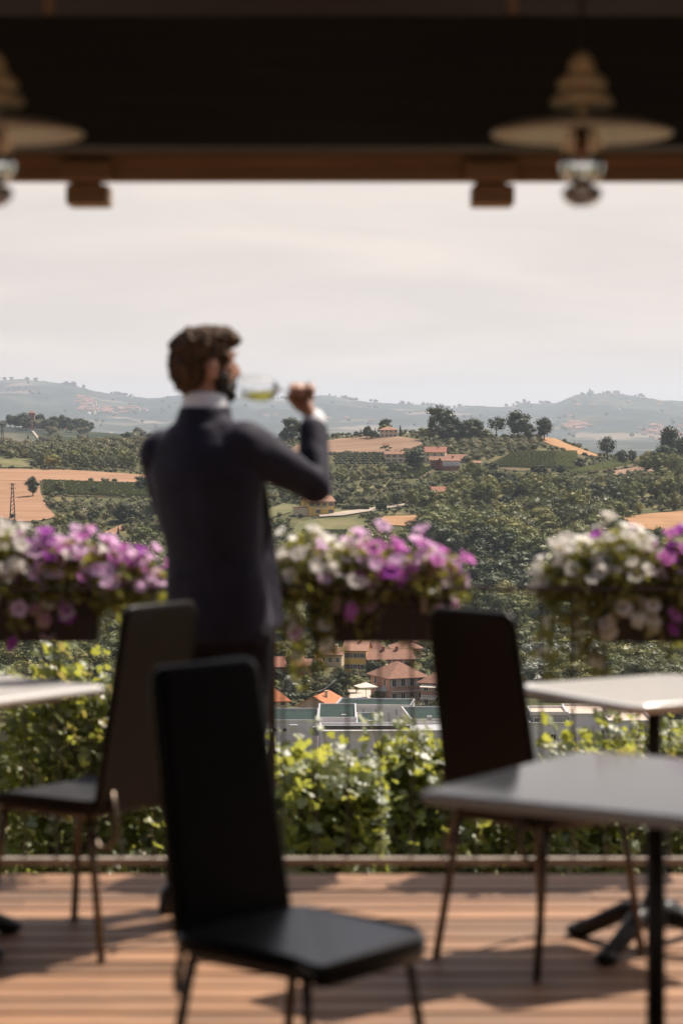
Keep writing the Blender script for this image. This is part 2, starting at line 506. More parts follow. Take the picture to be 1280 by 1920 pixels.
# ------------------------------------------------------------------ fields, lawns and tracks laid on the slopes
def field_mat(name, c1, c2, sc=0.05, stretch=(1,1,1), stripe=None):
    return pmat(name, c1, c2, sc, 0.95, spec=0.1, stretch=stretch, detail=8)
M['stubble'] = field_mat('wheat_stubble', (0.27,0.15,0.088), (0.35,0.205,0.125), 0.12, (0.25,1,1))
M['stubble_orange'] = field_mat('orange_stubble', (0.30,0.165,0.082), (0.38,0.22,0.12), 0.15, (0.4,1,1))
M['dry_field'] = field_mat('mown_dry_field', (0.20,0.125,0.08), (0.28,0.18,0.118), 0.12, (0.2,1,1))
M['lawn'] = field_mat('dry_lawn', (0.115,0.115,0.05), (0.19,0.165,0.08), 0.1)
M['track'] = field_mat('pale_gravel_track', (0.34,0.28,0.22), (0.42,0.35,0.29), 0.2)
M['vine_soil'] = field_mat('vineyard_soil', (0.085,0.07,0.036), (0.13,0.1,0.055), 0.2)

POLYS = []   # (name, polygon) used to keep trees off
def inside(poly, x, y):
    c = False; n = len(poly); j = n-1
    for i in range(n):
        xi, yi = poly[i]; xj, yj = poly[j]
        if (yi > y) != (yj > y) and x < (xj-xi)*(y-yi)/(yj-yi)+xi: c = not c
        j = i
    return c

def patch(name, poly, mat, lift=0.35, step=1.2, keep=True):
    """a sheet on the ground whose outline follows poly (photo columns and rows on the hillside)"""
    ys = [p[1] for p in poly]; y0, y1 = min(ys), max(ys)
    n = max(3, int((y1-y0)/step)); vs, fs = [], []
    NC = 14
    rowsv = []
    for i in range(n+1):
        y = y0 + (y1-y0)*(i+0.001)/(n+0.002)
        xs = []
        for a, b in zip(poly, poly[1:]+poly[:1]):
            if (a[1] > y) != (b[1] > y): xs.append(a[0] + (b[0]-a[0])*(y-a[1])/(b[1]-a[1]))
        if len(xs) < 2: continue
        xa, xb = min(xs), max(xs)
        r = []
        for k in range(NC+1):
            px = xa + (xb-xa)*k/NC
            p = gp(px, y, 760); p.z += lift
            r.append(len(vs)); vs.append(p)
        rowsv.append(r)
    for a, b in zip(rowsv, rowsv[1:]):
        for k in range(NC): fs.append((b[k], b[k+1], a[k+1], a[k]))
    o = MB().add(vs, fs, 0, True).obj(name, mat)
    tag(o, kind='structure')
    if keep: POLYS.append((name, poly))
    return o

F_LEFT = [(-120,880),(0,880),(130,882),(262,889),(280,893),(280,912),(200,906),(75,902),(78,925),(75,935),(85,950),(106,972),(75,978),(30,978),(0,972),(-120,960)]
patch('stubble_field', [(-120,880),(0,880),(130,882),(280,892),(280,908),(200,905),(75,902),(-120,902)], M['stubble'])
patch('stubble_field', [(-120,902.5),(75,902.5),(76,925),(88,950),(106,971),(70,979),(30,979),(0,972),(-120,962)], M['stubble'])
patch('mown_field', [(528,853),(560,834),(640,823),(700,819),(740,818),(788,826),(792,834),(762,846),(700,850),(620,851)], M['dry_field'])
patch('stubble_field', [(1008,823),(1030,818),(1060,832),(1095,845),(1118,853),(1120,857),(1085,853),(1040,838),(1016,828)], M['stubble_orange'])
patch('stubble_field', [(1160,972),(1200,966),(1300,957),(1400,955),(1400,1000),(1285,1000),(1225,996),(1190,990)], M['stubble_orange'])
patch('dry_field', [(1080,1000),(1110,985),(1125,987),(1110,1000)], M['stubble_orange'])
patch('lawn', [(545,1000),(560,980),(600,974),(668,972),(700,978),(672,1000),(640,1024),(560,1024)], M['lawn'])
patch('garden_lawn', [(622,960),(636,955),(690,953),(676,960),(640,966)], M['lawn'], 0.4)
patch('gravel_track', [(596,967),(640,962),(690,955),(740,949),(760,946),(800,938),(800,941),(760,950),(740,953),(700,960),(640,969),(600,971)], M['track'], 0.55)
patch('dry_slope', [(690,985),(720,970),(790,968),(800,978),(760,988)], M['stubble_orange'], 0.4)
patch('grass_strip', [(498,902),(560,899),(640,897),(720,893),(728,896),(640,902),(560,905),(498,909)], M['lawn'], .4)
patch('grass_strip', [(628,928),(690,915),(735,907),(738,912),(690,921),(632,935)], M['lawn'], .4)
patch('grass_strip', [(490,962),(530,945),(556,948),(545,962),(500,975)], M['lawn'], .4)
patch('grass_strip', [(1130,936),(1200,927),(1290,922),(1290,928),(1200,934),(1132,942)], M['lawn'], .4)
patch('grass_strip', [(880,940),(960,925),(1000,921),(1000,926),(960,931),(884,947)], M['lawn'], .4)
patch('grass_strip', [(1145,884),(1200,876),(1250,878),(1255,884),(1200,886),(1150,893)], M['dry_field'], .4)
patch('grass_strip', [(-20,924),(28,990),(18,992),(-40,960)], M['lawn'], .4, 1.2, False) if False else None
patch('dry_field', [(205,970),(240,967),(285,962),(285,968),(240,974)], M['lawn'])
patch('dry_field', [(0,860),(52,861),(60,878),(-100,879),(-100,860)], M['lawn'])
patch('dry_field', [(195,1000),(230,985),(240,990),(210,1006)], M['stubble'])
for pl in ([(60,810),(64,810),(82,833),(77,833)], [(192,834),(207,808),(212,808),(199,834)]):
    vs = []
    for px, y in pl:
        dd = np.arange(1900, 2500, 2.0); yy = ground_row(np.full(dd.shape, px), dd)
        h = np.where(yy <= y)[0]; d = float(dd[h[0]]) if len(h) else 2490.0
        vs.append(((px-640)*d/F, d, float(ground_z(px, d))+1.0))
    tag(MB().add(vs, [(0,1,2,3)]).obj('gravel_track', M['track']), kind='structure')

# ------------------------------------------------------------------ haze: closed box of air round camera and scene
def haze_box():
    m, nt, out = nodes_of('haze_air')
    v = nt.nodes.new('ShaderNodeVolumePrincipled')
    v.inputs['Color'].default_value = (0.78,0.87,1.0,1)
    v.inputs['Density'].default_value = 5.6e-5
    v.inputs['Anisotropy'].default_value = 0.35
    nt.links.new(v.outputs[0], out.inputs['Volume'])
    o = MB().box((-24000,-200,-170), (24000,23500,235)).obj('haze', m)
    tag(o, kind='stuff')
haze_box()
# ------------------------------------------------------------------ trees
GREENS = [(0.068,0.074,0.022),(0.12,0.126,0.034),(0.175,0.17,0.046),(0.13,0.142,0.046),(0.27,0.245,0.075),(0.195,0.182,0.052)]
M['leaf_wood'] = leafmat('woodland_leaves', GREENS, (0.10,0.13,0.03), 0.22, 0.03, 0.5)
M['leaf_dark'] = leafmat('dark_leaves', [(0.036,0.046,0.019),(0.06,0.07,0.027),(0.05,0.062,0.023)], (0.07,0.085,0.02), 0.16, 0.03, 0.5)
M['leaf_hazel'] = leafmat('hazel_leaves', [(0.08,0.08,0.027),(0.145,0.128,0.046),(0.115,0.112,0.037),(0.185,0.152,0.06)], (0.12,0.13,0.04), 0.2, 0.04, 0.5)
M['leaf_pale'] = leafmat('pale_leaves', [(0.12,0.125,0.06),(0.15,0.15,0.07)], (0.2,0.2,0.06), 0.25, 0.03, 0.5)
M['leaf_silver'] = leafmat('silver_leaves', [(0.24,0.25,0.20),(0.29,0.29,0.23)], (0.2,0.22,0.12), 0.2, 0.05, 0.5)
M['leaf_yellow'] = leafmat('yellow_green_leaves', [(0.19,0.18,0.05),(0.22,0.2,0.06)], (0.3,0.28,0.05), 0.28, 0.03, 0.5)
M['leaf_purple'] = leafmat('purple_leaves', [(0.04,0.022,0.024),(0.05,0.028,0.028)], (0.06,0.03,0.03), 0.15, 0.03, 0.5)
M['leaf_vine'] = leafmat('far_vine_leaves', [(0.13,0.15,0.045),(0.16,0.175,0.06)], (0.25,0.27,0.06), 0.25, 0.03, 0.5)
M['bark'] = pmat('grey_brown_bark', (0.05,0.038,0.028), (0.09,0.07,0.05), 6, 0.9, bump=0.4)

def ico(mb, c, r, sub=1, jit=0.12, rg=rng):
    bm = bmesh.new(); bmesh.ops.create_icosphere(bm, subdivisions=sub, radius=1)
    vs = []
    for v in bm.verts:
        k = 1 + rg.uniform(-jit, jit)
        vs.append((c[0]+v.co.x*r[0]*k, c[1]+v.co.y*r[1]*k, c[2]+v.co.z*r[2]*k))
    fs = [[q.index for q in f.verts] for f in bm.faces]
    bm.free(); mb.add(vs, fs, 0, False)

def rdir(rg):
    z = rg.uniform(-1, 1); a = rg.uniform(0, 2*math.pi); s = math.sqrt(1-z*z)
    return Vector((s*math.cos(a), s*math.sin(a), z))

def leaf_quad(mb, c, nrm, s, rg):
    t = nrm.cross(rdir(rg))
    if t.length < 1e-3: t = nrm.orthogonal()
    t.normalize(); b = nrm.cross(t)
    l = s*rg.uniform(0.7,1.3); w = s*rg.uniform(0.45,0.8)
    mb.add([c-t*l, c+b*w+nrm*s*0.2, c+t*l, c-b*w+nrm*s*0.2], [(0,1,2,3)])

def broadleaf(seed, w=0.42, n=420, lobes=9, low=0.28, ls=0.05, open_=0.0, trunk_h=0.35):
    """unit-height tree: returns (trunk MB, crown MB)"""
    rg = random.Random(seed); cr = MB(); tr = MB()
    L = []
    for i in range(lobes):
        a = i*2.4 + rg.uniform(-.4,.4); z = low + (0.84-low)*((i+0.5)/lobes)**0.8
        rad = w*0.62*math.sin(math.pi*min(1,max(0.12,(z-low*0.55)/(1.05-low*0.55))))*rg.uniform(0.6,1.1)
        r = rg.uniform(0.13,0.21)*(1.0 if z < .7 else .85)
        L.append((Vector((math.cos(a)*rad, math.sin(a)*rad, z)), Vector((r*rg.uniform(.9,1.3), r*rg.uniform(.9,1.3), r*rg.uniform(.75,1.0)))))
    L.append((Vector((rg.uniform(-.05,.05),rg.uniform(-.05,.05),0.84)), Vector((.16,.16,.15))))
    for c, r in L:
        k = 0.74 - 0.25*open_
        ico(cr, c, (r.x*k, r.y*k, r.z*k), 1, 0.22, rg)
    for i in range(n):
        c, r = L[rg.randrange(len(L))]
        d = rdir(rg); q = rg.uniform(0.74,1.16)
        p = c + Vector((d.x*r.x*q, d.y*r.y*q, d.z*r.z*q))
        nn = (d*1.1 + rdir(rg)*0.5); nn.normalize()
        leaf_quad(cr, p, nn, ls*rg.uniform(0.6,1.3), rg)
    th = trunk_h
    pts = [(0,0,-0.03),(rg.uniform(-.01,.01),rg.uniform(-.01,.01),th*0.5),(rg.uniform(-.02,.02),rg.uniform(-.02,.02),th),(rg.uniform(-.03,.03),0,0.72)]
    tr.tube(pts, [0.028,0.022,0.018,0.006], 6)
    for k in range(5):
        c, r = L[k*2 % len(L)]
        tr.tube([pts[2], (Vector(pts[2])*0.5 + c*0.5) + Vector((0,0,-.03)), c], [0.012,0.008,0.003], 5)
    return tr, cr

def conifer(seed, w=0.2, n=520):
    rg = random.Random(seed); cr = MB(); tr = MB()
    tr.tube([(0,0,-.02),(0,0,0.95)], [0.02,0.003], 6)
    for k in range(9):
        z = 0.12 + 0.8*k/9; r = w*(1-(z-0.1)/0.92)*0.7
        ico(cr, (0,0,z+0.03), (r,r,0.06), 1, 0.25, rg)
    for i in range(n):
        z = 0.1 + 0.9*(rg.random()**1.4); R_ = w*(1.02-z)*1.06*(0.78+0.3*math.sin(z*60))
        a = rg.uniform(0, 2*math.pi); q = R_*rg.uniform(.55,1.1)
        p = Vector((math.cos(a)*q, math.sin(a)*q, z - 0.16*q))
        d = Vector((math.cos(a), math.sin(a), 0.6)).normalized()
        leaf_quad(cr, p, (d + rdir(rg)*0.5).normalized(), 0.034*rg.uniform(.6,1.3), rg)
    return tr, cr

def column_tree(seed, w=0.1, n=300):
    rg = random.Random(seed); cr = MB(); tr = MB()
    tr.tube([(0,0,-.02),(0,0,0.9)], [0.02,0.004], 6)
    prof = lambda z: w*(min(1,(z)/0.2))*(1-max(0,(z-0.35)/0.66))**0.7
    for k in range(7):
        z = 0.1+0.8*k/7; ico(cr, (0,0,z+.05), (prof(z)*.75,prof(z)*.75,.1), 1, .2, rg)
    for i in range(n):
        z = rg.uniform(0.04, 0.99); a = rg.uniform(0, 2*math.pi); q = prof(z)*rg.uniform(.75,1.15)
        d = Vector((math.cos(a), math.sin(a), .5)).normalized()
        leaf_quad(cr, Vector((math.cos(a)*q, math.sin(a)*q, z)), (d+rdir(rg)*.5).normalized(), .032*rg.uniform(.6,1.3), rg)
    return tr, cr

def bush(seed, n=420, lobes=6, ls=0.055):
    """round many-stemmed shrub (hazel): unit height, as wide as high"""
    rg = random.Random(seed); cr = MB()
    L = []
    for i in range(lobes):
        a = i*2.4; q = rg.uniform(.16,.3)
        L.append((Vector((math.cos(a)*q, math.sin(a)*q, rg.uniform(.36,.66))), Vector((rg.uniform(.2,.3),rg.uniform(.2,.3),rg.uniform(.2,.3)))))
    L.append((Vector((0,0,.5)), Vector((.34,.34,.42))))
    for c, r in L: ico(cr, c, (r.x*.78, r.y*.78, r.z*.8), 1, .2, rg)
    for i in range(n):
        c, r = L[rg.randrange(len(L))]; d = rdir(rg); q = rg.uniform(.8,1.22)
        p = c + Vector((d.x*r.x*q, d.y*r.y*q, d.z*r.z*q)); p.z = max(p.z, 0.04)
        leaf_quad(cr, p, (d*1.1+rdir(rg)*.5).normalized(), ls*rg.uniform(.6,1.3), rg)
    for k in range(4):
        a = k*1.6; cr.tube([(0.02*math.cos(a),.02*math.sin(a),-.05),(.12*math.cos(a),.12*math.sin(a),.4)], [.018,.008], 4, 1)
    return cr

TREE = {}
def tree_meshes(key, builder, leaf):
    t, c = builder
    TREE[key] = (t.mesh(key+'_trunk', M['bark']), c.mesh(key+'_crown', M[leaf]))
for i in range(5): tree_meshes('wood%d' % i, broadleaf(20+i, w=[.40,.46,.36,.44,.5][i], n=950, lobes=[9,10,9,8,11][i], ls=.03), 'leaf_wood')
for i in range(3): tree_meshes('dark%d' % i, broadleaf(40+i, w=[.4,.46,.42][i], n=900, lobes=[11,12,10][i], ls=.034, low=.24), 'leaf_dark')
tree_meshes('open0', broadleaf(50, w=.5, n=520, lobes=12, ls=.034, open_=1.0, low=.4), 'leaf_dark')
tree_meshes('open1', broadleaf(51, w=.46, n=560, lobes=11, ls=.034, open_=.8, low=.36), 'leaf_dark')
for i in range(2): tree_meshes('pale%d' % i, broadleaf(60+i, w=.5, ls=.034, n=800, lobes=9, low=.2), 'leaf_pale')
tree_meshes('silver0', broadleaf(66, w=.5, n=700, lobes=10, low=.2, ls=.04), 'leaf_silver')
tree_meshes('yellow0', broadleaf(68, w=.5, n=700, lobes=10, low=.2, ls=.045), 'leaf_yellow')
tree_meshes('purple0', broadleaf(69, w=.45, n=500, lobes=9, low=.2), 'leaf_purple')
for i in range(2): tree_meshes('fir%d' % i, conifer(80+i, [.2,.25][i]), 'leaf_dark')
tree_meshes('cypress0', column_tree(90, .085), 'leaf_dark')
tree_meshes('poplar0', column_tree(91, .15, 420), 'leaf_pale')
BUSH = [bush(100+i).mesh('hazel%d' % i, [M['leaf_hazel'], M['bark']]) for i in range(3)]
BUSHL = [bush(110+i, 260).mesh('pale_shrub%d' % i, [M['leaf_pale'], M['bark']]) for i in range(2)]
BUSHD = [bush(115+i, 260).mesh('dark_shrub%d' % i, [M['leaf_dark'], M['bark']]) for i in range(2)]

def plant_tree(key, pos, h, label, group=None, name='broadleaf_tree', cat='tree', wide=1.0, r=rng):
    t = thing(name, label, cat, pos, r.uniform(0, 6.28), group)
    t.scale = (h*wide, h*wide, h)
    tm, cm = TREE[key]
    mobj('trunk', tm, t); mobj('crown', cm, t)
    return t
def plant_bush(me, pos, h, label, group=None, name='hazel_bush', cat='bush', wide=1.0, r=rng):
    o = mobj(name, me); o.location = pos; o.rotation_euler = (0,0,r.uniform(0,6.28)); o.scale = (h*wide, h*wide, h)
    return tag(o, label, cat, group)
TONE0 = {'pale':'pale','dark':'dark green','wood':'leafy green'}
def hpx(pos, n): return n*pos.y/F       # metres that show n photo pixels high there

# single trees that can be told apart: key, column, foot row, height in px, label, width factor, name
SINGLE = [
 ('dark1',826,826,68,'tallest leafy tree at the left end of the hilltop clump',1.05,'broadleaf_tree'),
 ('dark0',850,828,46,'dark leafy tree directly right of the tallest hilltop tree',1.05,'broadleaf_tree'),
 ('fir1',857,830,48,'pointed conifer sticking up from the dense hilltop clump',1.0,'conifer_tree'),
 ('dark2',872,832,46,'dense dark tree in the middle of the left hilltop clump',1.15,'broadleaf_tree'),
 ('dark0',889,830,48,'round dark tree closing the left hilltop clump',1.1,'broadleaf_tree'),
 ('wood1',908,830,27,'low green tree in the dip between the two hilltop clumps',1.4,'broadleaf_tree'),
 ('open0',930,820,42,'airy spreading tree with sky showing through its branches on the hilltop',1.2,'broadleaf_tree'),
 ('dark1',970,824,58,'big round dark tree crowning the right half of the hilltop',1.05,'broadleaf_tree'),
 ('dark2',990,826,34,'small dark tree between the two big round hilltop trees',1.1,'broadleaf_tree'),
 ('dark0',1019,826,46,'round tree at the right end of the hilltop row above the orange stubble',1.1,'broadleaf_tree'),
 ('dark1',838,832,40,'dark bushy tree below the tallest hilltop tree',1.3,'broadleaf_tree'),
 ('wood3',806,826,27,'low bright tree at the hill shoulder left of the tallest tree',1.4,'broadleaf_tree'),
 ('wood0',792,820,20,'small tree on the hill shoulder right of the hilltop house',1.5,'broadleaf_tree'),
 ('open1',1138,864,48,'lone dark tree on the saddle right of the orange slope',1.05,'broadleaf_tree'),
 ('dark2',1166,872,30,'low round dark tree right of the lone saddle tree',1.35,'broadleaf_tree'),
 ('dark1',1184,868,26,'small purple grey tree behind the low round saddle tree',0.9,'broadleaf_tree'),
 ('yellow0',1213,872,28,'yellowish round tree on the ridge before the tall right hand trees',1.3,'broadleaf_tree'),
 ('dark0',1254,866,70,'tall dark tree leaning over the ridge at the right edge',0.85,'broadleaf_tree'),
 ('dark1',1246,874,42,'big dark round bush tree below the tall right ridge tree',1.45,'broadleaf_tree'),
 ('dark2',1284,868,52,'dark tree cut by the right edge of the ridge',1.2,'broadleaf_tree'),
 ('wood3',1203,880,20,'small round green shrub tree on the bare ridge patch',1.4,'broadleaf_tree'),
 ('dark1',238,834,27,'lone round tree on the skyline left of the man',1.15,'broadleaf_tree'),
 ('dark2',266,832,24,'left tree of the pair beside the red roof on the skyline',1.0,'broadleaf_tree'),
 ('dark0',278,832,23,'right tree of the pair beside the red roof on the skyline',1.0,'broadleaf_tree'),
 ('fir0',53,838,24,'small pointed conifer on the left skyline orchard',1.1,'conifer_tree'),
 ('fir1',98,862,34,'dark conifer among the pale shrubs above the brown field',0.9,'conifer_tree'),
 ('pale0',72,868,32,'pale grey green tree above the left end of the brown field',1.3,'broadleaf_tree'),
 ('wood2',100,880,30,'wide green tree on the edge of the brown field',1.6,'broadleaf_tree'),
 ('dark2',62,931,40,'lone dark tree casting a shadow on the brown field',0.95,'broadleaf_tree'),
 ('wood1',112,927,28,'round tree standing in the left vineyard',1.3,'broadleaf_tree'),
 ('dark0',176,928,18,'small dark tree in the middle of the left vineyard',1.3,'broadleaf_tree'),
 ('dark1',266,922,32,'dark tree beside the man at the end of the brown field',1.1,'broadleaf_tree'),
 ('dark1',241,978,36,'dark tree at the right corner of the left orchard',1.0,'broadleaf_tree'),
 ('fir1',222,1017,30,'dark conifer above the magenta flowers on the left',1.0,'conifer_tree'),
 ('wood2',206,1016,20,'low round tree left of the dark conifer above the flowers',1.3,'broadleaf_tree'),
 ('yellow0',292,1085,52,'yellow green tree between the left flowers and the man',1.2,'broadleaf_tree'),
 ('wood4',270,1035,52,'big grey green tree left of the man above the flowers',1.2,'broadleaf_tree'),
 ('dark1',548,830,50,'big dark tree behind the raised forearm on the skyline',1.1,'broadleaf_tree'),
 ('dark2',532,832,26,'smaller dark tree left of the big skyline tree by the forearm',1.2,'broadleaf_tree'),
 ('fir0',424,822,24,'pointed conifer on the skyline behind the shoulder',1.0,'conifer_tree'),
 ('dark0',487,822,22,'dark tree pair on the skyline under the wine glass',1.5,'broadleaf_tree'),
 ('dark2',498,822,17,'low dark tree right of the skyline tree under the wine glass',1.3,'broadleaf_tree'),
 ('open1',668,822,15,'small round tree left of the thin cypress on the skyline',1.2,'broadleaf_tree'),
 ('cypress0',676,821,18,'thin dark cypress on the skyline left of the house',1.2,'cypress_tree'),
 ('dark0',688,822,25,'dark round tree right of the thin cypress',1.0,'broadleaf_tree'),
 ('dark1',698,823,18,'low dark tree beside the hilltop garden',1.3,'broadleaf_tree'),
 ('fir0',703,819,17,'small spire conifer in the hilltop garden',1.2,'conifer_tree'),
 ('dark1',722,815,32,'tall dark tree behind the hilltop house',1.0,'broadleaf_tree'),
 ('wood2',720,818,24,'mid green tree in front of the hilltop house',1.4,'broadleaf_tree'),
 ('fir1',750,818,22,'blue green conifer right of the hilltop house',1.0,'conifer_tree'),
 ('dark1',778,886,50,'big dark tree between the pale farmhouse and the red houses',1.15,'broadleaf_tree'),
 ('dark2',738,888,26,'dark shrubby tree below the pale farmhouse',1.5,'broadleaf_tree'),
 ('dark0',759,890,20,'low dark tree at the foot of the big tree by the farmhouse',1.6,'broadleaf_tree'),
 ('dark1',921,888,24,'dark block of a tree left of the hillside vineyard',1.6,'broadleaf_tree'),
 ('dark0',1005,892,22,'first of three dark trees below the hillside vineyard',1.3,'broadleaf_tree'),
 ('dark2',1017,894,24,'second of three dark trees below the hillside vineyard',1.3,'broadleaf_tree'),
 ('dark1',1050,890,22,'third and lowest dark tree below the hillside vineyard',1.4,'broadleaf_tree'),
 ('dark2',1085,880,24,'dark tree left of the vineyard strip on the saddle',1.4,'broadleaf_tree'),
 ('yellow0',849,936,32,'bright yellow green tree beside the red roofed shed',1.3,'broadleaf_tree'),
 ('silver0',860,968,30,'greyish round tree below the yellow green tree',1.3,'broadleaf_tree'),
 ('dark1',822,960,28,'dark tree below the red roofed shed',1.5,'broadleaf_tree'),
 ('wood1',771,950,36,'round green tree beside the gravel track',1.1,'broadleaf_tree'),
 ('open1',745,950,30,'thin brownish tree at the bend of the gravel track',1.0,'broadleaf_tree'),
 ('dark1',635,950,27,'round dark tree behind the yellow house',1.2,'broadleaf_tree'),
 ('yellow0',626,945,22,'pale topped tree behind the yellow house',1.3,'broadleaf_tree'),
 ('purple0',1014,940,34,'purple leaved tree in the wood below the ridge',1.1,'broadleaf_tree'),
 ('dark2',1262,940,42,'dark spire shaped tree in the wood at the right edge',0.9,'broadleaf_tree'),
 ('yellow0',562,1022,22,'yellow green bush tree above the white flowers in the middle',1.2,'broadleaf_tree'),
 ('wood2',528,1004,34,'round tree below the elbow of the man',1.2,'broadleaf_tree'),
 ('wood0',1235,1042,58,'thin bright tree at the foot of the right stubble field',1.1,'broadleaf_tree'),

 ('dark1',948,1068,74,'big dark tree in the middle of the valley wood between the flower boxes',1.0,'broadleaf_tree'),
 ('dark0',985,1052,60,'dark tree right of the biggest dark tree in the valley wood',1.1,'broadleaf_tree'),
 ('dark2',908,1040,58,'dark tree left of the biggest dark tree in the valley wood',1.0,'broadleaf_tree'),
 ('pale0',930,1112,52,'broad light green tree in front of the dark trees of the valley wood',1.5,'broadleaf_tree'),
 ('pale1',868,1108,46,'light green tree right of the pink flowers',1.4,'broadleaf_tree'),
 ('yellow0',985,1130,40,'yellowish light tree above the corner of the right chair back',1.4,'broadleaf_tree'),
 ('dark1',1080,1020,46,'dark tree above the left end of the right flowers',1.1,'broadleaf_tree'),
 ('dark0',1155,935,40,'dark tree standing in the right slope wood',1.1,'broadleaf_tree'),
 ('dark2',965,928,36,'dark tree near the top of the right slope wood',1.2,'broadleaf_tree'),
 ('pale0',905,925,34,'light green tree at the left end of the right slope wood',1.4,'broadleaf_tree'),
 ('poplar0',742,1075,50,'slender pale tree above the magenta flowers',1.1,'poplar_tree'),
 ('dark1',690,1068,44,'dark tree behind the white and pink flowers of the middle box',1.1,'broadleaf_tree'),
 ('silver0',890,1010,44,'greyish tree in the upper part of the valley wood',1.1,'broadleaf_tree'),
 ('pale1',700,992,36,'greyish brown airy tree right of the lawn',1.3,'broadleaf_tree'),
 ('wood3',790,985,32,'round olive tree on the dry slope',1.3,'broadleaf_tree'),
]
for key, px, row, h, lab, wd, nm in SINGLE:
    p = gp(px, row, 740); p.z -= 0.3
    plant_tree(key, p, hpx(p, h), lab, None, nm, 'tree', wd)

# village trees
for key, px, row, h, lab, wd, nm in [
 ('silver0',548,1306,42,'silver grey round tree behind the orange roofs',1.2,'broadleaf_tree'),
 ('wood1',570,1300,36,'green tree right of the silver grey tree',1.1,'broadleaf_tree'),
 ('fir1',541,1292,72,'grey green conifer behind the silver tree in the village',1.0,'conifer_tree'),
 ('fir0',478,1288,76,'tall grey green conifer left of the orange roofed house',1.1,'conifer_tree'),
 ('dark1',582,1306,26,'dark small tree right of the silver tree',1.2,'broadleaf_tree'),
 ('yellow0',706,1322,26,'round clipped yellow green tree beside the parasols',1.2,'broadleaf_tree'),
 ('dark1',645,1324,20,'round dark shrub beside the flat roof',1.3,'broadleaf_tree'),
 ('wood2',770,1345,38,'narrow ivy green tree at the peach villa',0.9,'broadleaf_tree'),
 ('wood3',829,1336,22,'bushy green tree right of the peach villa',1.5,'broadleaf_tree'),
 ('wood0',812,1338,26,'slim green shrub under the villa awning',0.9,'broadleaf_tree'),
 ('fir1',1078,1400,52,'dark fir in front of the long white building',0.95,'conifer_tree'),
 ('fir0',1102,1398,48,'second dark fir right of the first at the white building',0.95,'conifer_tree'),
 ('wood4',1208,1400,36,'shaggy tree at the right end of the long white building',1.1,'broadleaf_tree'),
 ('poplar0',1028,1245,60,'pale poplar behind the right hand chair',1.1,'poplar_tree'),
 ('dark1',1135,1235,34,'dark tree above the far right table',1.2,'broadleaf_tree')]:
    p = gp(px, row, 450, 800)
    plant_tree(key, p, hpx(p, h), lab, None, nm, 'tree', wd)

rgv = random.Random(77)
VG = [(500,1322),(520,1290),(600,1290),(610,1312),(596,1268),(640,1300),(655,1292),(668,1300),(700,1280),(716,1268),(790,1282),(808,1268),(838,1262),(846,1290),(600,1240),(620,1225),(640,1225),(560,1232),(530,1238),(500,1240),(475,1245),(735,1225),(770,1218),(800,1230),(828,1240),(850,1225),(626,1318),(760,1310),(846,1345),(480,1312)]
for i, (px, row) in enumerate(VG):
    p = gp(px, row, 450, 800); ky = ['wood1','dark0','wood3','pale0','wood4','dark2','wood0'][i % 7]
    m_ = min([(500,1320,'the orange hipped roof'),(586,1310,'the orange gabled house'),(686,1290,'the cream parasol'),(760,1290,'the peach villa'),(730,1245,'the red brick house'),(530,1255,'the long brown roofed house'),(830,1300,'the peach wing'),(665,1240,'the ochre house')], key=lambda m: (m[0]-px)**2+(m[1]-row)**2)
    plant_tree(ky, p, rgv.uniform(4,8), '%s village tree %s %s' % (TONE0[ky[:-1]], 'left of' if px < m_[0] else 'right of', m_[2]), 'village trees %s%s' % (m_[2], ky[0]+str(px < m_[0])), 'broadleaf_tree', 'tree', 1.2, rgv)

# woods, orchards and hedgerows: jittered plots kept inside outlines
V_LEFT = [(78,903),(200,906),(262,909),(285,915),(285,934),(200,933),(120,932),(80,928)]
V_MID = [(905,872),(960,850),(1000,846),(1070,848),(1095,856),(1090,876),(1040,884),(960,884)]
V_STRIP = [(1060,888),(1100,878),(1170,862),(1205,860),(1185,876),(1130,886),(1080,892)]
V_HOUSE = [(728,896),(765,882),(808,878),(818,884),(790,898)]
O_MID = [(500,858),(690,853),(735,850),(740,866),(700,874),(590,876),(500,874)]
VILLAGE = [(455,1195),(870,1195),(880,1460),(455,1460)]
WHITE_B = [(985,1318),(1225,1318),(1225,1420),(985,1420)]
HOUSES_X = [(718,852,772,874),(792,856,868,886),(808,924,842,936),(565,955,640,972),(706,808,750,824)]
KEEP = [V_LEFT, V_MID, V_STRIP, V_HOUSE, O_MID, [(572,932),(630,932),(630,968),(572,968)],[(720,846),(770,846),(770,866),(720,866)],[(794,842),(866,842),(866,884),(794,884)],[(812,906),(842,906),(842,930),(812,930)]]
KEEP += [p for n_, p in POLYS if n_ in ('stubble_field','grass_strip','mown_field','lawn','garden_lawn','gravel_track','dry_field','dry_slope')]
def fit_height(px, yy, h, D):
    for _ in range(7):
        n = h*F/D; w = n*.38
        if not any(inside(p, px+dx, yy-n*f) for p in KEEP for dx, f in ((0,1.0),(0,.75),(0,.5),(-w,.6),(w,.6))): return h
        h *= .74
    return 0
for nm, pl in (('vineyard',V_LEFT),('vineyard',V_MID),('vineyard',V_STRIP),('vineyard',V_HOUSE),('orchard',O_MID),('village',VILLAGE),('white',WHITE_B)): POLYS.append((nm, pl))
MAN = [(262,800),(330,600),(470,600),(480,700),(540,700),(620,780),(620,930),(500,950),(515,1200),(560,1600),(330,1600),(310,1180),(300,980),(270,900)]
